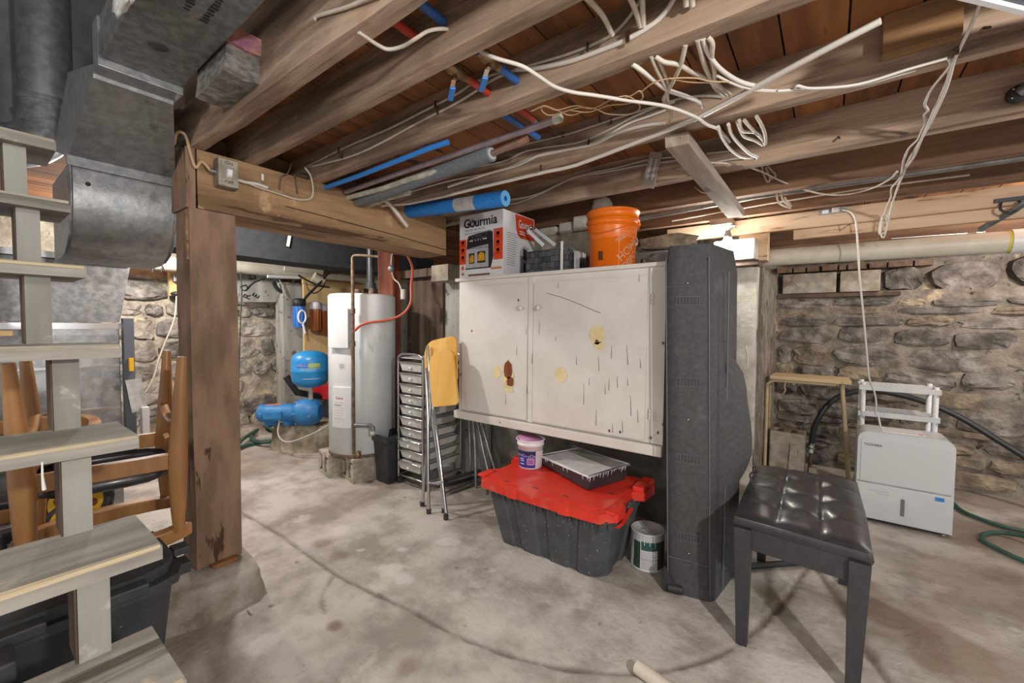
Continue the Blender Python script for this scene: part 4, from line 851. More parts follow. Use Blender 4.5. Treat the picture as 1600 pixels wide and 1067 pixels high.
# --- white plastic rack behind the dehumidifier
t = thing('shelf_rack', 'white perforated plastic shelf rack behind the dehumidifier', 'rack', (.40, 4.0, 0))
rx0, rx1, ry0, ry1 = .195, .60, 3.87, 4.13
for x_ in (rx0+.018, rx1-.018):
    for y_ in (ry0+.016, ry1-.016): MB().lathe([(.001,0),(.019,0),(.017,.01),(.016,.86),(.001,.862)], (x_, y_, 0), 12).build('post', m_rack, t)
for zs in (.845, .66, .40, .12):
    sh = MB().box(rx0-.006, rx1+.006, ry0-.004, ry0+.006, zs-.035, zs).box(rx0-.006, rx1+.006, ry1-.006, ry1+.004, zs-.035, zs).box(rx0-.006, rx0+.004, ry0, ry1, zs-.035, zs).box(rx1-.004, rx1+.006, ry0, ry1, zs-.035, zs)
    sh.build('shelf_rim', m_rack, t, bevel=.002)
    g = MB(); nxb, nyb = 20, 8
    for k in range(nxb+1): x_ = rx0+.004+(rx1-rx0-.008)*k/nxb; g.box(x_-.0035, x_+.0035, ry0+.005, ry1-.005, zs-.010, zs-.003)
    for k in range(nyb+1): y_ = ry0+.006+(ry1-ry0-.012)*k/nyb; g.box(rx0+.004, rx1-.004, y_-.004, y_+.004, zs-.011, zs-.002)
    g.build('shelf_grid', m_rack, t)
# --- small table with bent tube legs
t = thing('side_table', 'small wooden-topped table with beige bent tube legs, left of the white rack', 'table', (-.12, 4.05, 0))
tz = .858
MB().hexa([(-.355,3.90,tz-.022),(.145,3.885,tz-.022),(.135,4.20,tz-.022),(-.345,4.20,tz-.022)], [(-.36,3.895,tz+.004),(.15,3.88,tz+.004),(.14,4.205,tz+.004),(-.35,4.205,tz+.004)]).build('top', m_maple, t, bevel=.003)
for y_ in (3.93, 4.15):
    pts = [(-.378, y_, 0), (-.378, y_, .40), (-.378, y_, .755), (-.370, y_, .795), (-.345, y_, .818), (-.31, y_, .823), (-.1, y_, .823), (.06, y_, .823)]
    MB().tube(spline(pts, 3), .0125, 10).build('bent_tube', m_beige, t); MB().tube([(.095, y_, .833), (.125, y_, .5), (.165, y_, .0)], .014, 10).build('leg', m_beige, t)
MB().cyl((-.2,3.93,.81), (-.2,4.15,.81), .01, 8).build('cross_tube', m_beige, t)
MB().tube(spline([(-.255,3.94,.822),(-.262,3.94,.78),(-.255,3.94,.755),(-.268,3.94,.72)], 4), .006, 6).build('hanging_strap', m_beige, t)
# --- concrete block stood on end
t = thing('concrete_block', 'concrete block stood on end on the floor under the small table', 'block', (-.25, 4.04, 0))
bx = MB(); x0, x1, y0, y1, z1 = -.352, -.115, 3.95, 4.14, .41
bx.box(x0, x1, y0, y1, 0, z1); b_ = bx.build('body', m_block, t, bevel=.010)
for a in (.06, .15): MB().box(x0+a-.01, x0+a+.03, y0+.035, y1-.035, z1-.002, z1+.0015).build('core_shade_patch', M('core_shadow', '5e584e', None, .95), t)  # dark slabs on the solid top paint the shade inside the cores
MB().prism([(-.035,0),(.035,0),(.02,.33),(-.02,.33)], .02, (x1-.075, y0, 0), (1,0,0), (0,0,1)).build('end_web', m_block, t, bevel=.006)
lump('mortar_lump', [(-.10,3.93),(-.03,3.92),(-.02,4.02),(-.09,4.03)], [(-.09,3.945),(-.04,3.94),(-.035,4.0),(-.08,4.01)], 0, .17, m_block, 'broken concrete lump beside the upright block', 'block', 8, .008)
# --- black hose along the wall
pts = [Y_(1268,693,4.2), Y_(1272,670,4.2), Y_(1280,652,4.2), Y_(1292,634,4.22), Y_(1310,620,4.26), Y_(1335,612,4.30), Y_(1370,611,4.34), Y_(1410,618,4.40), Y_(1450,630,4.45), Y_(1500,652,4.45), Y_(1550,682,4.42), Y_(1600,713,4.38), Y_(1650,745,4.3)]
t = thing('black_pipe', 'thick black poly pipe arching along the stone wall behind the rack', 'pipe', pts[0])
MB().tube(spline(pts, 5), .021, 12).build('pipe', m_hose, t)
for k, z in enumerate((.0, .03)): a = pts[0]+Vector((0,0,-z)); MB().cyl(a+Vector((0,0,-.012)), a+Vector((0,0,.004)), .026, 12).build('hose_clamp', m_steel, t)
MB().cyl(pts[0], pts[0]-Vector((.002,0,.075)), .016, 10).build('fitting', m_whitep, t)
MB().tube(spline([pts[0]-Vector((0,0,.07)), pts[0]-Vector((.01,0,.25)), Vector((pts[0][0]-.02, 4.2, .02))], 4), .013, 8).build('drop_pipe', m_rust, t)
# --- green garden hose right
pts = [Z_(u, v, z) for u, v, z in ((1480,775,.02),(1500,796,.02),(1530,810,.02),(1570,823,.02),(1610,832,.02),(1680,850,.02),(1700,880,.02),(1640,888,.02),(1595,874,.02),(1560,858,.02),(1535,843,.02),(1540,834,.02),(1565,832,.021),(1620,842,.05),(1690,865,.05))]
o = MB().tube(spline(pts, 6), .0125, 10).build('garden_hose', m_hoseg); tag(o, 'dark green garden hose looping over the floor right of the dehumidifier', 'hose')
# --- PVC drain
t = thing('drain_pipe', 'large beige PVC drain pipe running along the right-hand stone wall below the joists', 'pipe', (.5, 3.55, 1.74))
MB().cyl((-.42, 3.55, 1.750), (.80, 3.55, 1.736), .0595, 24).build('pipe', m_pvc, t); MB().cyl((.795, 3.55, 1.736), (.862, 3.55, 1.735), .066, 24).build('coupling', m_pvcw, t); MB().cyl((.86, 3.55, 1.735), (2.4, 3.55, 1.72), .0605, 24).build('pipe', m_pvcw, t)
MB().tube([Vector((.782+.006*k, 3.55, 1.736)) for k in range(3)], .0603, 24, cap=False).build('yellow_primer', m_yellow, t)
o = MB().box(-.38, .25, 3.72, 3.76, 1.835, 1.85).build('wood_strip', m_header, bevel=.002); tag(o, 'thin pale strip lying above the drain pipe', 'strip')
o = MB().tube([(.30,3.56,1.812), (.70,3.56,1.803)], .008, 8).build('steel_rod', m_steel); tag(o, 'shiny thin rod above the drain pipe at the right', 'rod')
t = thing('steel_strut', 'grey steel strut held by a black bracket to the header at the far right', 'strut', Y_(1575,330,3.25))
MB().tube([Y_(1533,358,3.45), Y_(1575,334,3.30), Y_(1610,312,3.18)], .016, 10).build('tube', m_galvd, t); a = Y_(1578,318,3.275); MB().box(a[0]-.055, a[0]+.06, 3.265, 3.28, a[2]+.01, a[2]+.03).build('bracket_plate', m_black, t); MB().tube(spline([a+Vector((-.03,0,.015)), a+Vector((-.035,-.02,-.03)), a+Vector((0,-.03,-.055)), a+Vector((.03,-.03,-.03)), a+Vector((.03,0,.015))], 4), .006, 6).build('hook', m_black, t)
# conduit, thin rod, hanging bulb
t = thing('conduit', 'galvanised conduit running under the joists in front of the dark joist above the header', 'conduit', (.2, 2.87, 1.99))
MB().tube([Y_(900,358,2.87), Y_(1000,341,2.87), Y_(1180,306.5,2.87), Y_(1400,274,2.87), Y_(1660,236,2.87)], .019, 14).build('tube', m_galv, t); a = Y_(1252,294,2.87); MB().cyl(a-Vector((.02,0,0)), a+Vector((.02,0,0)), .023, 14).build('coupling', m_steel, t)
MB().box(a[0]-.01, a[0]+.012, 2.86, 2.89, a[2], a[2]+.06).build('strap', m_galv, t)
o = MB().tube([Y_(1050,345,3.12), Y_(1200,318,3.12), Y_(1350,294,3.12), Y_(1515,273,3.12)], .006, 6).build('cable_rod', m_wire); tag(o, 'thin pale cable running straight along the dark joist above the header', 'cable')
bp = Y_(1137, 372, 3.20); t = thing('light_bulb', 'lit bare bulb in a ceiling lampholder above the black case', 'light bulb', bp)
MB().box(bp.x-.10, bp.x+.03, 3.13, 3.27, 1.94, 1.984).build('mounting_block', m_joist, t, bevel=.002)
MB().lathe([(.001,0),(.052,0),(.05,-.008),(.03,-.016),(.02,-.018),(.019,-.03),(.001,-.03)], (bp.x, 3.20, 1.939), 24).build('lampholder', m_galv, t)
MB().lathe([(.001,.01),(.012,.01),(.016,-.005),(.026,-.035),(.027,-.05),(.001,-.05)], (bp.x, 3.20, 1.905), 20).build('socket', m_porc, t)
MB().lathe([(.001,.0),(.013,.0),(.016,-.012),(.030,-.035),(.030,-.05),(.020,-.068),(.001,-.074)], (bp.x, 3.20, 1.876), 20).build('glass', m_glow, t)
MB().tube([(bp.x+.045, 3.19, 1.925), (bp.x+.05, 3.18, 1.905)], .004, 6).build('pull_chain_stub', m_steel, t)
# 2x4 brace nailed under the joists
t = thing('timber_brace', 'grey weathered timber brace hanging under the joists above the orange bucket', 'brace', (-.48, 2.2, 1.95))
mb = MB(); a, b = Vector((-.525, 1.665, 1.965)), Vector((-.50, 2.80, 1.925)); d = b-a; rr = Vector((.085,.010,0)); hh = Vector((0,-.012,.045))
mb.hexa([a-hh*.6, a+rr-hh*.6, b+rr-hh*.6, b-hh*.6], [a+hh*.35, a+rr+hh*.35, b+rr+hh*.35, b+hh*.35]); mb.build('timber', M('weathered_brace', 'b9aea0', '8e8071', .9, scale=9, stretch=LY, bump=.004, bscale=30, c4='51463c', c4scale=16, c4stretch=(1,.2,1)), t, bevel=.003)
MB().tube(spline([Y_(1085,292,2.25),Y_(1095,300,2.25),Y_(1102,318-16,2.25)],3), .002, 5).build('splinter', m_twine, t)
# small thermometer board
t = thing('thermometer', 'small framed thermometer board hanging from the joist beside the brace', 'thermometer', Y_(1017,265,2.17))
A_ = [Y_(1003,291,2.13), Y_(1021,293,2.13), Y_(1034,238,2.178), Y_(1016,236,2.178)]; nn = (A_[1]-A_[0]).cross(A_[3]-A_[0]).normalized(); nn = nn if nn.y < 0 else -nn
MB().add(A_+[p-nn*.012 for p in A_], [(0,1,2,3),(7,6,5,4),(0,4,5,1),(1,5,6,2),(2,6,7,3),(3,7,4,0)]).build('frame', M('pale_frame', 'b9aFA3'.lower(), None, .5), t)
cc = sum(A_, Vector())/4; MB().add([cc+(p-cc)*.62+nn*.001 for p in A_], [(0,1,2,3)]).build('dial', m_box, t)
lw = (A_[3]-A_[0])
for k in range(11): c0 = A_[0].lerp(A_[1], .42)+lw*(.22+.056*k)+nn*.002; MB().bar(c0, c0+(A_[1]-A_[0])*.2, .0035, .001, nn).build('scale_mark', m_ink, t)

# ================================================================== WATER HEATER CORNER
hc_ = Vector((-3.105, 2.045, .195)); hr = .265
t = thing('water_heater', 'tall white electric water heater standing on concrete blocks', 'water heater', hc_)
MB().lathe([(.001,0),(hr-.01,0),(hr,.008),(hr,1.275),(hr-.012,1.29),(.001,1.295)], hc_, 48).build('tank', m_white, t)
MB().lathe([(hr+.001,.0),(hr+.003,.005),(hr+.003,.022),(hr+.001,.026)], hc_, 48).build('base_ring', m_rust, t)
cang = math.atan2(-hc_.y, -hc_.x)
def hon(a, z, d=.0): return hc_+Vector(((hr+d)*math.cos(a), (hr+d)*math.sin(a), z))
def hpatch(a0, a1, z0, z1, mat, name, d=.002, n=8, th=0):
    mb = MB(); k = n+1
    vs = [hon(a0+(a1-a0)*i/n, z, d) for i in range(k) for z in (z0, z1)]; fs = [(2*i, 2*i+2, 2*i+3, 2*i+1) for i in range(n)]
    if th:
        o_ = len(vs); vs += [hon(a0+(a1-a0)*i/n, z, d-th) for i in range(k) for z in (z0, z1)]
        fs += [(0,1,o_+1,o_), (2*n,o_+2*n,o_+2*n+1,2*n+1)] + [(2*i,o_+2*i,o_+2*i+2,2*i+2) for i in range(n)] + [(2*i+1,2*i+3,o_+2*i+3,o_+2*i+1) for i in range(n)]
    return mb.add(vs, fs, False).build(name, mat, t, bevel=.004 if th else 0)
hpatch(cang-.93, cang-.30, .24, .56, m_white, 'lower_access_cover', .018, th=.02); hpatch(cang-1.02, cang-.36, .865, 1.17, m_white, 'upper_access_cover', .035, th=.036)
hpatch(cang-.85, cang-.45, .31, .50, m_box, 'label', .019)
text('Giant', .030, m_redbin, t, (0,0,0), (1,0,0), (0,0,1), bend=lambda p: hon(cang-.66+p.x/hr, .475+p.y, .0205))
for k in range(7): hpatch(cang-.83+.0, cang-.52-.03*(k % 2), .315+.02*k, .322+.02*k, M('pale_caption', 'c2c5c8'), 'caption', .0196, 4)
hpatch(cang-.84, cang-.60, .445-.03, .452-.03, m_inkg, 'caption', .0198, 3)
hpatch(cang-.72, cang-.52, .70, .745, m_box, 'label', .002); 
for k in range(3): hpatch(cang-.70, cang-.54, .708+.013*k, .714+.013*k, m_inkg, 'caption', .0028, 3)
for dx in (-.10, .10): MB().cyl(hc_+Vector((dx, .02, 1.29)), hc_+Vector((dx, .02, 1.345)), .024, 12).build('nipple', m_rust, t)
MB().cyl(hon(cang-.12, .045, -.01), hon(cang-.12, .045, .05), .018, 10).build('drain_valve', m_brass, t); MB().ball(hon(cang-.12, .045, .055), .024, 10).build('valve_cap', m_brass, t)
# two pairs of blocks under it
for k, (x, y, rz, lb) in enumerate(((-3.25, 1.98, .5, 'left one of the hollow concrete blocks under the water heater'), (-2.985, 2.03, .5, 'right one of the hollow concrete blocks under the water heater, beside the black bin'))):
    t = thing('hollow_block', lb, 'block', (x, y, 0), rz - math.radians(39), group='blocks under the water heater')
    E_ = [(-.10,-.19),(.10,-.19),(.10,.19),(-.10,.19)]
    mb = MB(); mb.box(-.115,.115,-.19,.19,.162,.192); mb.box(-.115,.115,-.19,.19,0,.03); mb.box(-.115,.115,-.016,.16,.03,.162); mb.build('body', m_block, t, world=False, bevel=.004)
    for s in (-1, 1): MB().prism([(s*.115, .03), (s*.07, .05), (s*.055, .096), (s*.07, .142), (s*.115, .162)], .17, (0,-.02,0), (1,0,0), (0,0,1)).build('scalloped_web', m_block, t, world=False)
    MB().prism([(-.03,.03),(.03,.03),(.018,.096),(.03,.162),(-.03,.162),(-.018,.096)], .17, (0,-.02,0), (1,0,0), (0,0,1)).build('end_web', m_block, t, world=False)
# rusty riser in front of the heater with elbow and outlet
t = thing('riser_pipe', 'thin brown pipe standing in front of the water heater with a side outlet', 'pipe', (-2.83, 1.82, .25))
P0 = [hon(cang-.22, z, .05) for z in (.05, .6, 1.5)]; MB().tube(P0, .013, 10).build('pipe', m_rust, t); top = P0[-1]
MB().tube(spline([top, top+Vector((.0,.0,.05)), top+Vector((.03,.02,.07)), top+Vector((.16,.12,.06))], 4), .010, 8).build('cross_pipe', m_rust, t)
a = hon(cang-.20, .275, .05); MB().tube([a, a+Vector((.10,.075,.0)), a+Vector((.115,.085,-.02)), a+Vector((.115,.085,-.05))], .016, 10).build('side_outlet', m_galvd, t); MB().ball(a+Vector((.115,.085,-.06)), .022, 8).build('outlet_cap', m_patina, t)
for z in (.9, 1.15): MB().cyl(hon(cang-.22, z, .05)-Vector((0,0,.02)), hon(cang-.22, z, .05)+Vector((0,0,.02)), .018, 10).build('coupling', m_rust, t)
# pipes rising from the heater to the joists
t = thing('black_stack', 'black pipe rising from the top of the water heater', 'pipe', hc_+Vector((-.03,.06,1.36)))
MB().cyl(hc_+Vector((.0,.08,1.345)), hc_+Vector((0,.08,1.78)), .032, 14).build('pipe', m_hose, t); MB().cyl(hc_+Vector((0,.08,1.35)), hc_+Vector((0,.08,1.40)), .045, 14).build('coupling', m_hose, t)
o = MB().tube(spline([hon(cang-.18, 1.0, .05), Vector((-2.80,1.86,1.25)), Vector((-2.70,2.0,1.28)), Vector((-2.62,2.08,1.33)), Vector((-2.58,2.12,1.42)), Vector((-2.60,2.14,1.55)), Vector((-2.56,2.12,1.68)), Vector((-2.50,2.0,1.80))], 5), .010, 8).build('red_hose', M('salmon_pipe', 'b2513f', None, .45)); tag(o, 'red flexible pipe curving from the brown pipe up over the water heater', 'pipe')
t = thing('valve_cluster', 'small grey valve and fittings above the water heater', 'valve', Vector((-2.86,2.15,1.72)))
MB().ball((-2.86,2.15,1.70), .03, 10).build('valve_body', m_galvd, t); MB().tube(spline([Vector((-2.86,2.15,1.70)), Vector((-2.84,2.16,1.62)), Vector((-2.80,2.18,1.58)), Vector((-2.78,2.19,1.52))], 4), .007, 6).build('copper_tail', m_patina, t); MB().tube([(-2.86,2.15,1.70), (-2.85,2.15,1.8), (-2.82,2.15,1.84)], .009, 6).build('tail', m_galvd, t); MB().cyl((-2.77,2.2,1.45), (-2.77,2.2,1.53), .022, 8).build('union', m_patina, t)
o = MB().rough(-3.42, -3.18, 2.42, 2.50, 0, 2.0, 2, 10, .004, 3).build('wood_post', M('red_brown_post', '8a4f36', '5c3226', .85, scale=9, stretch=LZ)); tag(o, 'red-brown wooden post behind the water heater', 'post')
# left part of the middle wall: upright boards
t = thing('board_partition', 'partition of grey and dark upright boards between the water heater and the cabinet', 'partition', (-2.85, 2.6, 0))
for a, b, mt, y in ((-3.50, -3.215, m_greyboard, 2.61), (-3.20, -2.86, m_darkwood, 2.595), (-2.855, -2.70, m_darkwood, 2.57), (-2.695, -2.50, m_greyboard, 2.60), (-2.495, -2.2, m_greyboard, 2.612)):
    MB().rough(a, b, y, y+.03, 0, 1.62 if mt is m_greyboard else 1.72, 2, 8, .002, int(a*50)).build('board', mt, t)
MB().rough(-3.5, -2.7, 2.50, 2.58, 1.67, 1.74, 0, 8, .003, 5).build('rail', m_darkwood, t)
o = MB().rough(-2.655, -2.46, 2.40, 2.59, 1.605, 1.735, 0, 4, .003, 5).build('bearing_block', M('pale_block_wood', 'a9a090', '8c8374', .9, scale=9)); tag(o, 'pale grey block wedged under the far end of the hewn beam', 'block')
# pump on its concrete plinth, tank above
lump('pump_plinth', [(-4.36,1.83),(-4.15,1.88),(-3.78,2.15),(-4.0,2.45),(-4.45,2.3)], [(-4.33,1.86),(-4.15,1.92),(-3.84,2.15),(-4.02,2.40),(-4.40,2.28)], 0, .255, M('plinth_concrete', 'b3ab98', '7d7363', .95, scale=6, bump=.006, bscale=30), 'stained concrete plinth under the blue water pump', 'plinth', 5, .01)
tc_ = Vector((-4.02, 2.08, 0))
dv = (Vector((.76,.65,0))).normalized()     # pump axis
pa, pb = Vector((-4.36, 1.74, .375)), Vector((-3.86, 2.12, .40)); ax_ = (pb-pa).normalized()
t = thing('water_pump', 'blue cast-iron jet pump lying on the concrete plinth', 'pump', (-4.1, 1.95, .27))
mb = MB(); mb.tube([pa, pa+ax_*.02, pa+ax_*.03, pa+ax_*.32, pa+ax_*.35], [.06,.082,.085,.085,.07], 20); mb.build('motor', m_pumpb, t)
mb = MB(); mb.tube([pa+ax_*.33, pa+ax_*.36, pa+ax_*.37, pa+ax_*.40], [.075,.075,.105,.11], 20); mb.tube([pa+ax_*.40, pa+ax_*.48, pa+ax_*.56, pa+ax_*.60], [.125,.13,.115,.07], 20); mb.build('volute', m_pumpb, t)
for k in range(6): 
    an = k*math.pi/3; u_ = Vector((0,0,1))*math.sin(an)+ax_.cross(Vector((0,0,1)))*math.cos(an); MB().cyl(pa+ax_*.375+u_*.118, pa+ax_*.41+u_*.118, .012, 8).build('bolt', m_pumpb, t)
MB().bar(pa+ax_*.10+Vector((.045,-.06,-.005)), pa+ax_*.27+Vector((.045,-.06,-.005)), .06, .07).build('capacitor_box', m_pumpb, t, bevel=.006)
MB().bar(pa+ax_*.08+Vector((0,0,.078)), pa+ax_*.22+Vector((0,0,.080)), .05, .012).build('orange_label', m_orangel, t)
MB().bar(pa+ax_*.02+Vector((.03,-.035,.0)), pa+ax_*.05+Vector((.03,-.035,.0)), .01, .05).build('nameplate', m_box, t)
for s in (.12, .30): MB().bar(pa+ax_*s+Vector((0,0,-.07)), pa+ax_*s+Vector((0,0,-.117)), .12, .03).build('foot', m_pumpb, t)
MB().cyl(pa+ax_*.5+Vector((0,0,.11)), pa+ax_*.5+Vector((0,0,.26)), .022, 10).build('tank_neck', m_patina, t)
c = Vector((-3.97, 2.045, .635)); t = thing('pressure_tank', 'light blue pressure tank standing above the pump', 'tank', c)
R_ = .166; MB().lathe([(.001,0),(.06,.002),(.12,.018),(.155,.05),(R_,.09),(R_,.15),(R_+.003,.155),(R_+.003,.165),(R_,.17),(R_,.255),(.155,.30),(.12,.33),(.06,.348),(.001,.352)], c, 40).build('shell', m_tankb, t)
ta = math.atan2(-c.y, -c.x)
def tpatch(a0, a1, z0, z1, mat, d=.002, n=8, name='label'):
    mb = MB(); vs = [c+Vector(((R_+d)*math.cos(a0+(a1-a0)*i/n), (R_+d)*math.sin(a0+(a1-a0)*i/n), z)) for i in range(n+1) for z in (z0, z1)]
    mb.add(vs, [(2*i, 2*i+2, 2*i+3, 2*i+1) for i in range(n)], True); mb.build(name, mat, t)
tpatch(ta-.75, ta+.55, .198, .245, m_filtb); tpatch(ta-.10, ta+.52, .202, .241, m_lime, .003); tpatch(ta-.55, ta+.55, .190, .193, m_box, .003); tpatch(ta-.5, ta+.3, .178, .181, m_box, .003); tpatch(ta-.4, ta+.5, .095, .099, m_box, .003)
text('WELL-X-TROL', .034, m_box, t, (0,0,0), (1,0,0), (0,0,1), bend=lambda p: c+Vector(((R_+.005)*math.cos(ta-.08+p.x/R_), (R_+.005)*math.sin(ta-.08+p.x/R_), .222+p.y)))
o = MB().tube(spline([Vector((-4.15,1.84,.36)), Vector((-4.1,1.80,.20)), Vector((-3.95,1.82,.15)), Vector((-3.72,1.92,.24)), Vector((-3.52,2.02,.36))], 6), .008, 8).build('pump_cable', m_wire2); tag(o, 'pale cable sagging from the pump towards the water heater', 'cable')
# red bin with a black handle behind the pump
t = thing('red_dustpan_bin', 'deep red plastic bin behind the blue pump', 'bin', (-4.35, 2.45, .0)); a = Vector((-4.35, 2.50, 0))
MB().hexa([(-4.60,2.38,.40),(-4.02,2.63,.40),(-4.08,2.75,.40),(-4.66,2.50,.40)], [(-4.64,2.36,.565),(-3.98,2.63,.565),(-4.06,2.79,.565),(-4.70,2.52,.565)]).build('body', m_redbin, t, bevel=.01)
MB().box(-4.50,-4.15,2.47,2.66,0,.40).build('stand', m_black, t)
o = MB().tube([Vector((-4.50,2.47,.42)), X_(464,613,-4.54), X_(447,588,-4.58)], .036, 12).build('black_tube', m_hose); tag(o, 'thick black tube leaning out of the red bin', 'tube')
# filters on a pine board, grey post beside
t = thing('filter_board', 'pine plywood board behind the water filters', 'board', (-4.8, 2.8, .7))
MB().box(-4.86,-4.83,2.42,3.2,.85,1.78).build('panel', m_ply, t, bevel=.002); MB().box(-4.87,-4.862,2.42,3.25,.3,.84).build('lower_board', m_greyboard, t)
for z in (1.70,): MB().box(-4.83,-4.80,2.40,3.2,z,z+.05).build('batten', m_ply, t)
o = MB().rough(-5.22,-5.02,2.28,2.50,0,1.72,2,12,.004,7).build('grey_post', m_greyboard); tag(o, 'pale grey upright post left of the blue water filter', 'post')
def filt(u, v0, v1, mat, capm, lb, r, x=-4.75):
    a, b = X_(u, v0, x), X_(u, v1, x); t = thing('water_filter', lb, 'water filter', b)
    MB().lathe([(.001,0),(r*.8,0),(r*.92,.01),(r,a.z-b.z-.10),(r,a.z-b.z-.085)], b, 24).build('housing', mat, t); MB().lathe([(r*.8,0),(r*1.12,0),(r*1.12,.075),(r*.6,.09),(.001,.09)], b+Vector((0,0,a.z-b.z-.09)), 24).build('cap', capm, t)
    for k in range(10): an = 2*math.pi*k/10; MB().cyl(b+Vector((r*1.0*math.cos(an), r*1.0*math.sin(an), .02)), b+Vector((r*1.03*math.cos(an), r*1.03*math.sin(an), a.z-b.z-.1)), .005, 5).build('rib', mat, t)
    MB().box(b.x-.06, b.x-.02, b.y-.02, b.y+.02, a.z-.06, a.z-.02).build('wall_bracket', m_clip, t)
    return b, a
filt(468, 466, 512, m_filtb, m_black, 'blue water filter housing with a black cap', .062); filt(493, 471, 517, m_filt, m_whitep, 'amber water filter housing with a white cap', .060)
filt(505, 474, 522, m_filt, m_whitep, 'amber water filter half hidden by the water heater', .050, -4.8)
t = thing('filter_wrench', 'white plastic loop wrench hanging between the two filters', 'wrench', X_(472,520,-4.64))
lp = [X_(472+6*math.sin(a), 495-10*math.cos(a), -4.64) for a in (2*math.pi*k/16 for k in range(16))]; MB().tube(lp, .011, 8, closed=True).build('loop', m_whitep, t); MB().tube([X_(473,504,-4.64), X_(475,512,-4.64), X_(477,521,-4.64)], .013, 8).build('handle', m_whitep, t)
def cable(pts, r, mat, name, lb, cat='cable', group=None, sub=5, n=6, flat=1):
    o = MB().tube(spline(pts, sub), r, n, flat=flat).build(name, mat); return tag(o, lb, cat, group)
cable([X_(u, v, -4.7) for u, v in ((514,424),(505,436),(495,447),(484,458),(476,467))], .014, m_hose, 'black_cable', 'black cable running diagonally down to the blue filter')
cable([X_(u, v, -4.72) for u, v in ((466,430),(480,438),(498,446),(515,449))], .010, m_hose, 'black_cable', 'black cable sagging across the pine board top')
cable([X_(u, v, -4.72) for u, v in ((478,440),(482,452),(492,458),(504,450),(508,440))], .006, m_hose, 'black_cable', 'thin dark cable looping above the amber filter')
cable([X_(u, v, -5.05) for u, v in ((427,440),(434,452),(445,457),(454,451),(460,438))], .022, m_hose, 'black_loop_hose', 'thick black hose loop hanging below the beige drain pipe', 'hose')
cable([X_(u, v, -4.95) for u, v in ((386,452),(396,442),(410,436),(420,434))], .010, m_hose, 'black_cable', 'black cable slanting over the grey lettered board')
cable([X_(u, v, -4.9) for u, v in ((376,425),(378,460),(376,500),(374,560),(373,640))], .006, m_hose, 'black_cable', 'thin black cable hanging down right beside the timber post')
cable([X_(u, v, -5.0) for u, v in ((437,437),(441,448),(447,463))], .006, m_wire2, 'grey_cable', 'short grey cable hanging in front of the black hose loop')
# beige drain along the left wall
t = thing('sewer_pipe', 'beige sewer pipe with fittings along the left stone wall below the dark duct', 'pipe', X_(420,420,-4.95))
MB().tube([X_(185,405,-5.0), X_(270,413,-5.0), X_(366,416,-5.0), X_(470,427,-5.0), X_(600,446,-5.0)], .068, 16).build('pipe', m_pvc, t)
MB().tube([X_(360,403,-4.98), X_(420,411,-4.98), X_(445,416,-4.98)], .06, 14).build('branch', m_pvc, t); MB().tube([X_(440,417,-4.99), X_(500,424,-4.99)], .083, 16).build('fitting', m_pvc, t)
MB().tube([X_(418,432,-4.90), X_(468,434,-4.90)], .018, 8).build('edge_or_highlight', m_whitep, t); MB().tube([X_(490,432,-4.76), X_(505,440,-4.74)], .06, 12).build('elbow', m_pvc, t)  # the white tube paints a highlight along the pipe's lower side
for u in (236, 250, 444): MB().tube([X_(u, 409, -4.935), X_(u+4, 417, -4.93), X_(u+2, 425, -4.935)], .007, 5).build('black_marking', m_ink, t)
# boards/insulation with marker letters
t = thing('lettered_board', 'grey board with black marker letters standing on the wall under the sewer pipe', 'board', X_(400,470,-5.22))
A_ = [X_(375,472,-5.17), X_(432,472,-5.17), X_(437,428,-5.17), X_(370,424,-5.17)]; MB().add(A_+[p+Vector((-.03,0,0)) for p in A_], [(0,1,2,3),(7,6,5,4),(0,4,5,1),(1,5,6,2),(2,6,7,3),(3,7,4,0)]).build('panel', m_greyboard, t)
for ch, u, v, rot in (('D', 381, 450, -70), ('R', 386, 463, 70), ('E', 400, 462, 60), ('D', 395, 432, 100)):
    r_ = math.radians(rot); text(ch, .10, m_ink, t, X_(u, v, -5.163), (0, math.cos(r_), math.sin(r_)), (0, -math.sin(r_), math.cos(r_)))
# charcoal wrapped duct behind the beam
o = MB().rough(-3.95, -3.62, .85, 3.3, 1.765, 1.985, 1, 20, .004, 8).build('wrapped_duct', m_darkduct); tag(o, 'charcoal wrapped duct hanging behind the hewn beam', 'duct')
a = X_(450,377,-3.60); o = MB().bar(a+Vector((.02,.005,.05)), a+Vector((.02,-.012,-.045)), .02, .012).build('cable_end', m_bag); tag(o, 'short white cable end hanging under the hewn beam in front of the charcoal duct', 'cable')
# wall receptacle beside the post, with hanging white cord
t = thing('wall_receptacle', 'metal box on a small board on the left stone wall beside the post', 'outlet', X_(278,452,-5.2))
a = X_(264,424,-5.19); b = X_(290,463,-5.19); MB().box(-5.24,-5.19,a.y,b.y+.1,b.z,a.z).build('backboard', m_ply, t); MB().box(-5.19,-5.12,a.y+.02,b.y+.06,(a.z+b.z)/2+.02,a.z-.02).build('metal_box', m_galv, t, bevel=.005); MB().ball(X_(276,459,-5.15), .05, 10, .5).build('black_plug', m_hose, t)
cable([X_(276,461,-5.14)]+[X_(u, v, -5.05) for u, v in ((274,490),(268,512),(258,535),(248,562),(240,590),(228,612),(212,625),(200,640))], .008, m_wire, 'hanging_wire', 'thin white wire falling down the left stone wall behind the chairs', 'cord')
cable([Z_(u, v, z) for u, v, z in ((372,700,.03),(384,696,.02),(410,690,.02),(430,687,.02),(428,672,.02),(405,673,.03),(392,680,.04),(400,689,.05),(425,690,.05),(440,684,.04),(415,668,.05),(385,682,.06),(370,697,.05))], .018, m_hoseg, 'garden_hose', 'dark green hose coiled on the floor beside the pump plinth', 'hose')
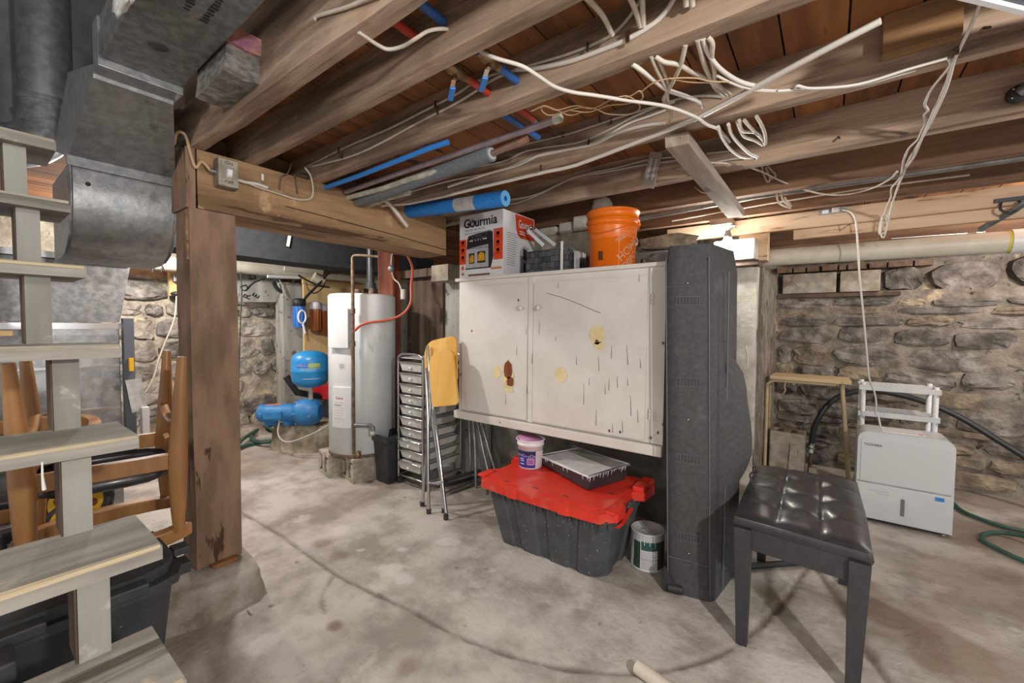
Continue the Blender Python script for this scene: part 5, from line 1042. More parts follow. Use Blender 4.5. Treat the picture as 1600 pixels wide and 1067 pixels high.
lump('floor_rubble', [(-5.3,.7),(-5.02,.75),(-5.0,1.5),(-4.98,2.1),(-5.3,2.2)], [(-5.28,.8),(-5.08,.85),(-5.06,1.5),(-5.05,2.05),(-5.28,2.1)], 0, .09, m_mortl, 'low mortar ledge at the foot of the left stone wall', 'ledge', 12, .02)

# ================================================================== DRAWER CART, FOLDING CHAIRS, BIN
t = thing('drawer_cart', 'chrome cart with ten frosted plastic drawers, left of the cabinet', 'drawer cart', (-2.50, 2.28, 0))
x0, x1, y0, y1 = -2.655, -2.37, 2.06, 2.46
fz = 1.02
for y_ in (y0, y1):
    pts = [(x0, y_, .06), (x0, y_, .6), (x0, y_, fz-.06), (x0+.018, y_, fz-.018), (x0+.06, y_, fz), (x1-.06, y_, fz), (x1-.018, y_, fz-.018), (x1, y_, fz-.06), (x1, y_, .6), (x1, y_, .06)]
    MB().tube(spline(pts, 3), .009, 8).build('frame_hoop', m_chrome, t)
for x_ in (x0, x1):
    MB().cyl((x_, y0, .075), (x_, y1, .075), .007, 8).build('base_rail', m_chrome, t)
    for y_ in (y0+.02, y1-.02): MB().cyl((x_-.009, y_, .028), (x_+.009, y_, .028), .027, 12).build('caster', m_black, t)
MB().cyl((x0, y0, .075), (x1, y0, .075), .007, 8).build('base_rail', m_chrome, t)
for k in range(10):
    zt_ = .955-.0845*k; out = (.0,.0,0,0,0,0,0,.02,.0,.02)[k]
    for x_ in (x0+.004, x1-.004): MB().cyl((x_, y0-.006, zt_), (x_, y1, zt_), .005, 6).build('runner', m_chrome, t)
    MB().cyl((x0, y0-.006-out, zt_+.002), (x1, y0-.006-out, zt_+.002), .0055, 8).build('front_rod', m_chrome, t)
    d_ = MB(); d_.hexa([(x0+.032, y0+.012-out, zt_-.066), (x1-.032, y0+.012-out, zt_-.066), (x1-.032, y1-.04, zt_-.066), (x0+.032, y1-.04, zt_-.066)], [(x0+.014, y0-out, zt_-.004), (x1-.014, y0-out, zt_-.004), (x1-.014, y1-.02, zt_-.004), (x0+.014, y1-.02, zt_-.004)])
    dr_ = d_.build('drawer', m_drawer, t, bevel=.004); MB().ball(Vector(((x0+x1)/2, y0-out-.004, zt_-.038)), .011, 8).build('knob', m_whitep, dr_)
MB().box(x0+.01, x1-.01, y0+.01, y1-.01, fz-.035, fz-.027).build('top_tray', m_drawer, t, bevel=.003)
# folding chair leaning in front
def tubes(t, L, r, mat, name='leg'):
    for pts in L: MB().tube(spline(pts, 4), r, 8).build(name, mat, t)
t = thing('folding_chair', 'folded chrome chair with yellow plywood seat and back leaning beside the cabinet', 'folding chair', (-2.03, 1.86, 0))
zz = lambda u, v, y: Y_(u, v, y)
tubes(t, [[zz(660,800,1.90), zz(662,760,1.905), zz(668,690,1.93), zz(672,620,1.97), zz(668,540,2.01)], [zz(670,801,1.85), zz(669,740,1.87), zz(668,640,1.93), zz(665,575,1.97)], [zz(697,801,1.86), zz(692,760,1.88), zz(684,690,1.92), zz(677,640,1.96)], [zz(694,799,1.92), zz(688,740,1.93), zz(676,660,1.97), zz(668,585,2.0)]], .0115, m_chrome)
tubes(t, [[zz(668,754,1.875), zz(680,755,1.87), zz(694,752,1.88)]], .009, m_chrome, 'cross_rung')
for u, v, y in ((660,799,1.90),(670,801,1.85),(697,801,1.86),(694,799,1.92)):
    p = zz(u, v, y); MB().cyl((p.x, p.y, 0.0), (p.x, p.y, .03), .016, 10).build('rubber_foot', m_black, t)
def panel(corn, r, th, name, mat, bulge=0):   # rounded panel through four corner points (bl, br, tr, tl)
    bl, br, tr, tl = [Vector(c) for c in corn]; mb = MB(); nrm = (br-bl).cross(tl-bl).normalized(); n = 7
    W_, H_ = (br-bl).length, (tl-bl).length; P = []
    for cx, cy, a0, rr_ in ((W_-r[1], r[1], -90, r[1]), (W_-r[2], H_-r[2], 0, r[2]), (r[3], H_-r[3], 90, r[3]), (r[0], r[0], 180, r[0])):
        for k in range(n): a = math.radians(a0+90*k/(n-1)); P.append((cx+rr_*math.cos(a), cy+rr_*math.sin(a)))
    mb.prism(P, th, bl, (br-bl).normalized(), (tl-bl).normalized()); return mb.build(name, mat, t, bevel=.004)
bk = panel([zz(666,603,2.025), zz(716,596,2.03), zz(722,533,2.06), zz(665,535,2.05)], (.03,.03,.05,.10), .014, 'backrest', m_seatw)
se = panel([zz(678,636,1.95), zz(718,632,1.955), zz(722,552,2.0), zz(671,553,1.99)], (.03,.03,.05,.10), .016, 'seat', m_seatw)
MB().tube([zz(668,575,1.985), zz(673,600,1.975), zz(677,640,1.955)], .008, 8).build('seat_rail', m_chrome, t)
t = thing('folding_chair', 'grey tube legs of a second folded chair behind the tote, under the cabinet', 'folding chair', (-2.05, 2.45, 0))
tubes(t, [[zz(739,655,2.42), zz(742,700,2.40), zz(744,770,2.36)], [zz(746,657,2.44), zz(754,700,2.42), zz(764,742,2.40)], [zz(752,659,2.45), zz(763,700,2.43), zz(774,735,2.41)], [zz(733,656,2.46), zz(735,720,2.44), zz(735,800-28,2.42)]], .011, m_galv)
t = thing('folded_stand', 'black and chrome folded stand lying on the floor between the cart and the tote', 'stand', (-2.1, 2.3, 0))
tubes(t, [[Z_(690,751,.10), Z_(720,743,.10), Z_(750,735,.10)], [Z_(684,760,.05), Z_(720,752,.05), Z_(752,742,.05)]], .014, m_black, 'bar'); tubes(t, [[Z_(684,756,.075), Z_(700,750,.07), Z_(715,745,.07)], [Z_(690,772,.02), Z_(720,762,.02), Z_(745,752,.02)]], .012, m_chrome, 'tube')
t = thing('waste_bin', 'slim black waste bin between the water heater and the drawer cart', 'bin', (-2.73, 2.08, 0))
q0 = [Vector((-2.83,1.99,0)), Vector((-2.69,1.99,0)), Vector((-2.69,2.17,0)), Vector((-2.83,2.17,0))]; cc = sum(q0, Vector())/4
up_ = lambda s, z: [Vector((cc.x+(p.x-cc.x)*s, cc.y+(p.y-cc.y)*s, z)) for p in q0]
mb = MB(); A_ = up_(1,0)+up_(1.26,.325)+up_(1.38,.33)+up_(1.38,.385)+up_(1.30,.385)+up_(.96,.01)
mb.add(A_, [(k*4+i, k*4+(i+1) % 4, (k+1)*4+(i+1) % 4, (k+1)*4+i) for k in range(5) for i in range(4)] + [(3,2,1,0), (20,21,22,23)]); mb.build('body', m_black, t, bevel=.004)

# ================================================================== DUCTS AND FURNACE, LEFT
t = thing('air_duct', 'wide galvanised duct overhead at the top left, curving down towards the furnace', 'duct', (-1.9, .4, 2.1))
MB().box(-1.93, .9, .305, .515, 2.10, 2.235).build('trunk', m_galvd, t, bevel=.002)
MB().box(-1.975, -1.90, .298, .522, 2.075, 2.232).build('collar', m_galv, t, bevel=.002)
MB().lathe([(.001,-.001),(.022,-.001),(.026,.004)], (-1.68,.40,2.098), 16).build('round_plug', m_black, t)
prof = [(-1.97, 2.105, .30, .515), (-1.99, 2.065, .299, .515), (-2.40, 1.895, .283, .622)]
mb = MB(); vs = []
for x, z, a, b in prof: vs += [(x, a, z), (x, b, z)]
vs += [(-2.75, .28, 2.0), (-2.75, .62, 2.0), (-2.4, .29, 2.22), (-2.4, .58, 2.22)]
mb.add(vs, [(0,1,3,2), (2,3,5,4), (4,5,7,6), (1,9,7,5,3), (0,2,4,6,8), (0,8,9,1), (8,6,7,9)]); mb.build('boot', m_galv, t)
MB().hexa([(-2.405,.278,1.868),(-2.385,.278,1.86),(-2.385,.626,1.86),(-2.405,.626,1.868)], [(-2.42,.278,1.905),(-2.39,.278,1.902),(-2.39,.626,1.902),(-2.42,.626,1.905)]).build('seam_flange', m_galv, t)
mb = MB(); pr_ = [(-2.40,1.87),(-2.39,1.80),(-2.395,1.72),(-2.415,1.655),(-2.45,1.60),(-2.50,1.56),(-2.57,1.535),(-2.66,1.525),(-2.85,1.525)]
vs = [(x, y, z) for x, z in pr_ for y in (.283, .622)]; k = len(pr_); mb.add(vs, [(2*i, 2*i+1, 2*i+3, 2*i+2) for i in range(k-1)], True)
for y in (.283, .622): mb.add([(x, y, z) for x, z in pr_]+[(-2.85, y, 1.87)], [tuple(range(k+1))])
mb.add([(-2.85,.283,1.525),(-2.85,.622,1.525),(-2.85,.622,1.87),(-2.85,.283,1.87)], [(0,1,2,3)]); mb.add([(-2.4,.283,1.87),(-2.4,.622,1.87),(-2.85,.622,1.87),(-2.85,.283,1.87)], [(0,1,2,3)]); mb.build('elbow', m_galv, t)
for y in (.287, .617): MB().tube([(x+.003, y, z) for x, z in pr_[:7]], .0055, 6).build('edge_seam', m_galvd, t)
MB().ball((-2.386,.335,1.80), .008, 8).build('screw', m_black, t)
# letters stamped on the trunk are illegible in the photograph: two rows of worn ink dashes
st_ = MB(); rnd = random.Random(4)
for row, (x0_, y_) in enumerate(((-1.42,.40),(-1.44,.445))):
    for k in range(7 + 3*row): xx = x0_+.016*k; st_.box(xx, xx+rnd.uniform(.006,.011), y_-rnd.uniform(.006,.012), y_+rnd.uniform(.004,.01), 2.0988, 2.1002)
st_.build('worn_stamp', m_ink, t)['kind'] = 'stuff'
o = MB().rough(-1.78, -1.52, .527, .63, 2.03, 2.17, 0, 8, .012, 4).build('insulation_batt', m_fibre); tag(o, 'grey and pink fibreglass batt stuffed between the duct and the first joist', 'insulation')
MB().rough(-1.60, -1.505, .525, .634, 2.12, 2.176, 0, 5, .010, 9).build('pink_layer', m_fibrep, o)
t = thing('flue_pipe', 'round galvanised flue pipe rising beside the stairs at the top left', 'flue', (-2.95, .28, 2.0))
c = Vector((-2.955, .285, 0)); MB().tube([c+Vector((0,0,2.26)), c+Vector((.0,0,3.25))], .09, 24).build('pipe', m_galv, t)
mb = MB(); mb.tube(spline([c+Vector((0,0,2.27)), c+Vector((0,0,2.19)), c+Vector((0,-.02,2.11)), c+Vector((0,-.10,2.04)), c+Vector((0,-.30,2.0))], 5), .094, 24); mb.build('elbow', m_galvd, t)
MB().tube([c+Vector((0,0,2.25)), c+Vector((0,0,2.275))], .098, 24).build('crimped_joint', m_galvd, t)
o = MB().box(-3.28, -2.9, -.6, .0, 2.15, 2.45).build('plenum_branch', m_galv, bevel=.003); tag(o, 'pale boxy branch duct behind the round flue', 'duct')
crumple('plastic_sheet', m_bag, (-1.42, .285, 2.09), (.13, .018, .035), 6, 'crumpled white plastic sheet on the edge of the overhead duct', 'sheet', amp=.5)
# furnace
t = thing('furnace', 'galvanised sheet-metal furnace cabinet behind the stairs', 'furnace', (-3.9, .0, 0)); fx = -3.45
mb = MB().box(-4.3, fx, -1.1, .600, .10, 1.235); mb.build('cabinet', m_furn, t, bevel=.004)
MB().hexa([(-4.3,-1.05,1.245),(fx-.01,-1.05,1.245),(fx-.01,.605,1.245),(-4.3,.605,1.245)], [(-4.3,-1.0,1.60),(fx-.03,-1.0,1.60),(fx-.03,.665,1.60),(-4.3,.665,1.60)]).build('plenum', m_galvd, t, bevel=.003)
MB().box(-4.3, fx+.005, -1.0, .675, 1.60, 1.635).build('flange', m_galv, t); MB().box(-4.3, fx+.012, -1.1, .606, 1.205, 1.24).build('top_flange', m_steel, t)
MB().box(fx, fx+.008, -1.1, .59, 1.06, 1.17).build('cross_band', m_galv, t); MB().box(fx, fx+.012, -1.1, .595, .72, .735).build('cross_seam', m_steel, t); MB().box(fx, fx+.012, -1.1, .595, .98, .99).build('cross_seam', m_steel, t)
MB().box(fx, fx+.006, .20, .23, .70, 1.2).build('upright_seam', m_galvd, t); MB().box(fx+.0, fx+.01, -.02, .10, 1.30, 1.33).build('name_plate', m_clip, t)
MB().box(fx, fx+.006, -.35, .18, 1.16, 1.20).build('pine_band', m_ply, t)  # pine-coloured band across the furnace front
t = thing('furnace_cutoff', 'dark grey metal channel with a yellow handle at the right edge of the furnace', 'channel', (-3.35, .62, .6))
MB().box(-3.44, -3.38, .606, .655, .45, 1.27).build('channel', M('slate_metal', '565c66', None, .5), t, bevel=.002); MB().box(-3.378, -3.35, .622, .644, .95, 1.03).build('yellow_handle', m_yel, t, bevel=.003); MB().box(-3.378, -3.36, .61, .64, .82, .90).build('black_fitting', m_black, t)
o = MB().add([Vector((-3.34,.60,.90)), Vector((-3.34,.675,.905)), Vector((-3.34,.70,.72)), Vector((-3.33,.625,.70)), Vector((-3.343,.60,.90)), Vector((-3.343,.675,.905)), Vector((-3.343,.70,.72)), Vector((-3.333,.625,.70))], [(0,1,2,3),(7,6,5,4),(0,4,5,1),(1,5,6,2),(2,6,7,3),(3,7,4,0)]).build('paper_tag', m_paper); tag(o, 'crumpled paper tag hanging at the side of the furnace', 'tag')
o = MB().box(-3.36, -3.30, .665, .70, .50, .73).build('white_post', m_whitep, bevel=.003); tag(o, 'short white upright behind the paper tag', 'post')

# ================================================================== STACKED CHAIRS UNDER THE STAIRS
def wood_chair(lb, legs, rot, loc, rs=1.0):
    """round-backed armchair in its own frame: seat .44, arms and back ring .70"""
    t = thing('wooden_chair', lb, 'chair', loc, rot, group='stacked wooden chairs')
    w, d = .235*rs, .215*rs
    P = {}
    for k, (sx, sy) in enumerate(((1,1),(-1,1),(1,-1),(-1,-1))):
        f = Vector((sx*(w+.02), sy*(d+.02), 0)); m_ = Vector((sx*w, sy*d, .42)); tp = Vector((sx*(w+.005), sy*(d+.0), .69))
        L = MB(); L.tube([f, f.lerp(m_, .55), m_, m_.lerp(tp, .5), tp], [.016,.027,.034,.028,.018], 12); L.build('leg', m_chairw, t, world=False)
        MB().cyl(f, f+Vector((0,0,.008)), .013, 10).build('foot_pad', m_black, t, world=False)
    for a, b in (((-w,-d),(w,-d)),((-w,d),(w,d)),((-w,-d),(-w,d)),((w,-d),(w,d))):
        MB().bar((a[0],a[1],.405), (b[0],b[1],.405), .022, .062).build('seat_rail', m_chairw, t, world=False, bevel=.004)
    cu = MB(); n = 20; vs = []
    for r_, z in ((1.0,.437),(1.04,.450),(1.03,.468),(.85,.487),(.45,.492),(.02,.493)):
        for k in range(n):
            a = 2*math.pi*k/n; c_, s_ = math.cos(a), math.sin(a); e = (abs(c_)**4+abs(s_)**4)**(-.25); vs.append((c_*e*(w-.004)*r_, s_*e*(d-.004)*r_, z))
    cu.add(vs, [(i*n+j, i*n+(j+1) % n, (i+1)*n+(j+1) % n, (i+1)*n+j) for i in range(5) for j in range(n)], True); cu.build('cushion', m_leather, t, world=False)
    rg = MB(); vs = []; m2 = 34; pts = []
    for k in range(m2+1):
        a = math.radians(-52+284*k/m2); tk = .5+.5*math.sin(math.radians(180*k/m2)); rx, ry = w+.015, d+.05
        p = Vector((math.copysign(rx*abs(math.cos(a))**.55, math.cos(a)), ry*math.sin(a)*1.05-.02, .70+.015*math.sin(math.radians(180*k/m2)))); q_ = Vector((math.cos(a), math.sin(a), 0)); wd, hg = .030-.008*tk, .014+.022*tk
        vs += [p-q_*wd-Vector((0,0,hg)), p+q_*wd-Vector((0,0,hg)), p+q_*wd+Vector((0,0,hg)), p-q_*wd+Vector((0,0,hg))]
    rg.add(vs, [(4*k+i, 4*k+(i+1) % 4, 4*k+4+(i+1) % 4, 4*k+4+i) for k in range(m2) for i in range(4)] + [(3,2,1,0), tuple(4*m2+i for i in range(4))]); rg.build('arm_ring', m_chairw, t, world=False, bevel=.008)
    for sy in (-1, 1):
        mb = MB(); mb.tube(spline([(-w-.005,sy*d,.245),(-w*.4,sy*d,.275),(w*.4,sy*d,.275),(w+.005,sy*d,.245)], 4), [.022]+[.017]*11+[.022], 10, flat=.7); mb.build('stretcher', m_chairw, t, world=False)
    return t
wood_chair('wooden armchair with black cushion, standing upright under the upside-down chair', None, math.radians(80), (-3.02, .17, 0))
wood_chair('upside-down wooden armchair with black cushion, its legs in the air, beside the timber post', None, (math.pi, 0, math.radians(-8)), (-2.27, .345, 1.115), .92)
# tool cart with yellow wheels
t = thing('tool_cart', 'black tool cart with two yellow wheels behind the stair treads', 'cart', (-2.75, .18, 0))
def wheel(c, r, ax):
    ax = Vector(ax).normalized(); e1 = ax.orthogonal().normalized(); e2 = ax.cross(e1)
    MB().tube([c+(e1*math.cos(2*math.pi*k/24)+e2*math.sin(2*math.pi*k/24))*r for k in range(24)], r*.2, 10, closed=True).build('tyre', m_black, t)
    h = MB().tube([c-ax*.012, c+ax*.012], r*.86, 24).build('hub', m_yel, t)
    for k in range(6): p = c+ax*.0125+(e1*math.cos(math.pi*k/3)+e2*math.sin(math.pi*k/3))*r*.52; MB().tube([p-ax*.002, p+ax*.001], r*.17, 12).build('hub_hole', m_brownp, h)
    MB().tube([c-ax*.015, c+ax*.02], r*.14, 10).build('axle_cap', m_black, t)
wheel(Vector((-2.66, .305, .445)), .105, (.82,-.25,.15)); wheel(Vector((-2.56, .265, .40)), .062, (.8,-.2,.35))
MB().hexa([(-2.74,-.5,.05),(-2.56,-.5,.05),(-2.58,.24,.05),(-2.74,.24,.05)], [(-2.74,-.5,.42),(-2.58,-.5,.42),(-2.60,.22,.40),(-2.74,.22,.40)]).build('body', m_black, t, bevel=.015)
MB().tube([(-2.55,-.45,.43),(-2.57,-.1,.43),(-2.61,.2,.42)], .008, 8).build('chrome_rail', m_chrome, t); MB().box(-2.60,-2.565,.10,.17,.30,.36).build('latch', m_galvd, t, bevel=.003)
# black bins under the stairs
t = thing('lidded_bin', 'black lidded storage bin under the stairs, its rounded end beside the footing', 'bin', (-2.0, .18, 0))
pl = lambda x0, x1, y0, y1, r: [(x0, y0), (x1-r, y0), (x1, y0+r), (x1, y1-r*1.0), (x1-r*.3, y1-r*.3), (x1-r, y1), (x0, y1)]
mb = MB(); A_ = pl(-2.07,-1.85,-.35,.42,.05); B_ = pl(-2.09,-1.76,-.38,.44,.06); n = len(A_); mb.add([(x, y, .005) for x, y in A_]+[(x, y, .38) for x, y in B_], [(i, (i+1) % n, n+(i+1) % n, n+i) for i in range(n)]+[tuple(range(n-1,-1,-1)), tuple(n+i for i in range(n))]); mb.build('body', m_bin, t, bevel=.006)
MB().prism(pl(-2.10,-1.72,-.40,.462,.09), .03, (0,0,.365)).build('lid_rim', m_bin, t, bevel=.008); MB().prism(pl(-2.09,-1.745,-.38,.445,.10), .035, (0,0,.395)).build('lid', m_bin, t, bevel=.012)
for y_ in (.02, .24): MB().box(-1.745,-1.70,y_,y_+.11,.385,.42).build('lid_lug', m_bin, t, bevel=.006)
MB().box(-1.92,-1.86,.452,.50,.40,.425).build('latch', m_bin, t, bevel=.004); MB().box(-1.92,-1.85,.445,.50,.33,.37).build('side_handle', m_bin, t, bevel=.004)
crumple('cobweb_flakes', m_cloth, (-1.79,.20,.185), (.012,.02,.008), 5, 'scrap of white fluff stuck to the black bin under the stairs', 'fluff', amp=.8)
t = thing('tool_box', 'dark slim tool chest with panelled front under the lowest visible stair tread', 'tool box', (-1.5, -.2, 0))
MB().box(-1.70,-1.62,-.75,.06,.005,.34).build('body', m_bin, t, bevel=.008); MB().box(-1.70,-1.60,-.76,.07,.345,.40).build('lid', m_bin, t, bevel=.01)
for a, b in ((-.74,-.35),(-.34,-.13),(-.12,.05)): MB().box(-1.62,-1.605,a,b,.02,.17).build('front_panel', m_bin, t, bevel=.004)
MB().box(-1.62,-1.60,-.74,.05,.185,.225).build('front_band', m_bin, t, bevel=.004); MB().box(-1.615,-1.60,-.06,-.045,.26,.29).build('keyhole', m_clip, t)

# ================================================================== WIRING AND PIPES OVERHEAD
ZJ = 1.992
def zc(L, z=ZJ): return [Z_(u, v, z) for u, v in L]
def yc(L, y): return [Y_(u, v, y) for u, v in L]
W1, W2 = .0052, .0046
GW = 'white cables along the joists'
cable(yc(((492,30),(497,25),(520,18),(540,12),(565,2),(600,-12)), .618), W1, m_wire, 'cable', 'pale cable looped through the side of the joist nearest the duct', group=GW)
cable(zc(((560,50),(572,58),(590,70),(607,77),(630,72),(650,60),(668,49),(690,45),(708,48),(718,55)), 1.997)[:6] + [Z_(668,49,2.02), Z_(690,45,2.05), Z_(708,48,2.07), Z_(718,55,2.07)], W1, m_wire, 'cable', 'white cable drooping between the first and second joists', group=GW)
cable(yc(((476,262),(540,230),(610,200),(681,164),(715,146),(737,131)), 1.137), W1, m_wire, 'cable', 'upper of two parallel cables stapled along the third joist left of the valves', group=GW)
cable(yc(((476,263),(560,240),(660,188),(700,168),(733,149),(771,124),(806,109)), 1.137), W1, m_wire, 'cable', 'lower of two parallel cables stapled along the third joist left of the valves', group=GW)
cable(yc(((737,131),(770,117),(801,111),(839,99),(880,87),(918,73),(953,56),(978,33),(1001,0),(1010,-15)), 1.137), W1, m_wire, 'cable', 'grey-white cable rising along the third joist right of the valves', group=GW)
cable(yc(((806,109),(842,106),(890,96),(940,78),(981,61),(1019,38),(1040,18),(1052,0),(1060,-15)), 1.137), .0072, m_cordw, 'cable', 'bright white cable curving up the third joist under a steel staple', group=GW)
o = MB(); a = Y_(981,58,1.128); o.bar(a+Vector((0,0,-.016)), a+Vector((0,0,.016)), .012, .006, (0,1,0)); o.build('cable_staple', m_steel, JO[2], label='bright steel staple')
for k, (u, v) in enumerate(((672,166),(677,175),(728,126),(734,132))):
    pass
for k, (u, v, y) in enumerate(((529,235,1.130),(535,243,1.130),(680,163,1.130),(684,173,1.130),(918,73,1.130),(937,186,1.662),(920,222,1.662),(880,210,1.662),(955,189,1.662),(845,270-8,1.662))):
    a = Y_(u, v, y); MB().bar(a+Vector((0,0,-.013)), a+Vector((0,0,.013)), .007, .005, (0,1,0)).build('cable_staple', m_clip, JO[2 if y < 1.5 else 3])
cable([X_(476,262,-2.19), X_(484,272,-2.188), X_(488,286,-2.188), X_(489,300,-2.186), X_(486,309,-2.186), X_(478,312,-2.186), X_(462,311,-2.186), X_(430,301,-2.186), X_(405,293,-2.186), X_(390,287,-2.186)], W1, m_wire, 'cable', 'white cable running down and along the face of the hewn beam')
cable([X_(371,281,-2.184), X_(385,285,-2.184), X_(400,287,-2.184), X_(418,293,-2.184)], .0075, m_cordw, 'cable', 'short thick white cable out of the switch box on the beam')
cable([X_(592,308,-2.15), X_(605,316,-2.13), X_(618,330,-2.12), X_(628,343,-2.12), X_(636,353,-2.13)], .012, m_cordw, 'cable_tail', 'thick white cable tail hanging down the face of the hewn beam')
o = MB().bar(X_(410,272,-2.184), X_(410,282,-2.184), .010, .006, (1,0,0)).build('cable_clip', m_bag); tag(o, 'small white clip nailed to the hewn beam', 'clip')
t = thing('bent_nails', 'two rusty bent nails in the face of the hewn beam', 'nail', X_(450,280,-2.19))
MB().tube(spline([X_(455,255,-2.19), X_(450,270,-2.17), X_(440,277,-2.175), X_(437,296,-2.18)], 4), .004, 6).build('nail', m_rust, t); MB().tube(spline([X_(460,272,-2.18), X_(463,280,-2.175), X_(465,303,-2.18)], 4), .004, 6).build('nail', m_rust, t)
# drooping cable from the valves across to the middle
cable([Z_(750,80,2.03), Z_(775,91,2.0), Z_(815,103,1.98), Z_(840,118,1.97), Z_(866,135,1.965), Z_(895,144,1.965), Z_(930,149,1.965), Z_(980,157,1.965), Z_(1040,166,1.965), Z_(1085,182,1.965), Z_(1105,195,1.97), Z_(1124,203,1.98), Z_(1140,222,2.02)], .0056, m_cordw, 'cable', 'white cable sagging from the valves across the joists to the middle of the ceiling')
cable([Z_(560,322,1.97), Z_(640,318,1.975), Z_(750,293,1.975), Z_(855,268,1.975), Z_(900,258,1.975), Z_(1000,220,1.975), Z_(1090,184,1.975), Z_(1200,125,1.975), Z_(1300,72,1.975), Z_(1376,33,1.98)], .0085, m_cordw, 'straight_cable', 'long straight white cable strung diagonally below the joists', sub=2)
G4 = 'cables along the fourth joist'
Y4 = 1.667
cable(yc(((560,302),(640,282),(715,266),(783,253),(826,235),(902,223),(953,202),(991,182),(1039,162),(1070,152),(1104,150),(1130,152)), Y4), W1, m_wire2, 'cable', 'uppermost grey-white cable along the fourth joist', group=G4)
cable(yc(((640,300),(700,283),(776,268),(826,248),(870,238),(928,223),(978,195),(1010,183),(1040,172)), Y4), W1, m_cordw, 'cable', 'middle bright white cable along the fourth joist', group=G4)
cable(yc(((700,292),(760,272),(809,258),(842,243),(880,235),(928,225),(960,210),(991,200),(1015,195),(1039,193)), Y4), .0072, m_cordw, 'cable', 'lowest bright white cable along the fourth joist', group=G4)
cable(yc(((776,240),(800,232),(826,224),(885,210),(953,188),(1004,172),(1040,160)), Y4-.004), W2, m_wire2, 'cable', 'thin grey cable along the fourth joist below the copper stub', group=G4)
G5 = 'cables along the fifth joist'
cable(yc(((660,325),(700,316),(795,312),(840,303),(880,284),(915,272),(960,263),(1010,250),(1045,246),(1075,243)), 2.182), W1, m_wire2, 'cable', 'upper of the two cables crossing behind the thermometer', group=G5)
cable(yc(((670,330),(730,318),(795,319),(830,309),(870,290),(900,276),(940,270),(980,262),(1010,257),(1060,250),(1085,247)), 2.182), W1, m_wire2, 'cable', 'lower of the two cables crossing behind the thermometer', group=G5)
GB = 'bundle of white cables between the third and fifth joists'
def zz2(L): return [Z_(u, v, z) for u, v, z in L]
cable(zz2(((988,100,2.0),(1005,112,1.99),(1025,128,1.985),(1042,140,1.98),(1070,150,1.98),(1090,158,1.98),(1098,168,2.0))), .0068, m_cordw, 'cable', 'white cable curling from the third joist, left of the bundle', group=GB)
cable(zz2(((1017,88,2.0),(1024,105,1.99),(1034,125,1.985),(1041,140,1.98),(1044,160,1.985),(1049,180,1.99),(1046,190,2.0))), W1, m_wire, 'cable', 'white cable dropping straight to the fourth joist in the middle of the bundle', group=GB)
cable(zz2(((1027,88,2.0),(1036,110,1.99),(1045,135,1.985),(1042,155,1.985))), W1, m_wire, 'cable', 'short white cable crossing behind the middle of the bundle', group=GB)
cable(zz2(((1071,70,2.0),(1064,100,1.985),(1053,125,1.98),(1042,145,1.98),(1037,156,1.985),(1046,160,1.99),(1052,158,2.0))), .0068, m_wire, 'cable', 'white cable slanting down leftwards across the bundle', group=GB)
cable(zz2(((1024,88,2.0),(1038,97,1.99),(1060,101,1.985),(1080,112,1.985),(1100,121,1.985),(1112,128,1.985),(1118,138,1.99),(1132,148,2.0))), .0068, m_wire, 'cable', 'white cable arching right over the bundle to the fourth joist', group=GB)
cable(zz2(((1090,62,2.0),(1096,85,1.99),(1102,105,1.985),(1110,122,1.985),(1120,133,1.985),(1130,141,1.99),(1140,148,2.0))), .0068, m_wire, 'cable', 'left one of three white cables hanging at the right of the bundle', group=GB)
cable(zz2(((1098,60,2.0),(1105,80,1.99),(1118,100,1.98),(1136,116,1.98),(1160,129,1.98),(1190,136,1.98))), .0068, m_cordw, 'cable', 'white cable sweeping right from the bundle to the long straight cable', group=GB)
cable(zz2(((1106,58,2.0),(1113,68,1.99),(1112,90,1.985),(1116,110,1.985),(1117,126,1.985),(1126,138,1.99))), .0068, m_wire, 'cable', 'rightmost of three white cables hanging at the right of the bundle', group=GB)
for k, (u0, u1, u2) in enumerate(((908,940,957),(980,992,1001),(1003,1004,1005),(1068,1071,1072),(1078,1080,1082))):
    v1, v2 = (30, 55) if k == 0 else ((22, 42) if k < 3 else (-5, 10))
    cable([Z_(u0, -12, 2.09), Z_(u1, v1-8, 2.07), Z_(u2, v2, 2.05)], .0075, m_wire, 'cable', ('tan cable slanting down at the top between second and third joist', 'left one of two short cables dropping behind the bright white cable', 'right one of two short cables dropping behind the bright white cable', 'left one of two cables at the top edge above the third joist', 'right one of two cables at the top edge above the third joist')[k], group=GB)
t = thing('twine_tangle', 'tangle of thin tan wire hanging under the joists left of the cable bundle', 'wire', Z_(900,165,1.97))
for L in (((830,174),(850,166),(870,172),(900,165),(925,170),(950,158),(975,150),(990,155),(1000,168),(985,178),(950,178),(930,170),(905,168),(880,175),(858,180),(846,172),(850,165),(870,172),(890,180),(910,175)), ((960,158),(985,150),(1000,142),(1003,155),(980,162),(950,165),(920,175),(890,172)), ((1000,145),(1020,130),(1045,123),(1085,122),(1110,127),(1140,128)), ((1045,122),(1075,128),(1108,129))):
    MB().tube(spline(zc(L, 1.968), 4), .0022, 5).build('strand', m_twine, t)
GL = 'white cable loops between the fifth and sixth joists'
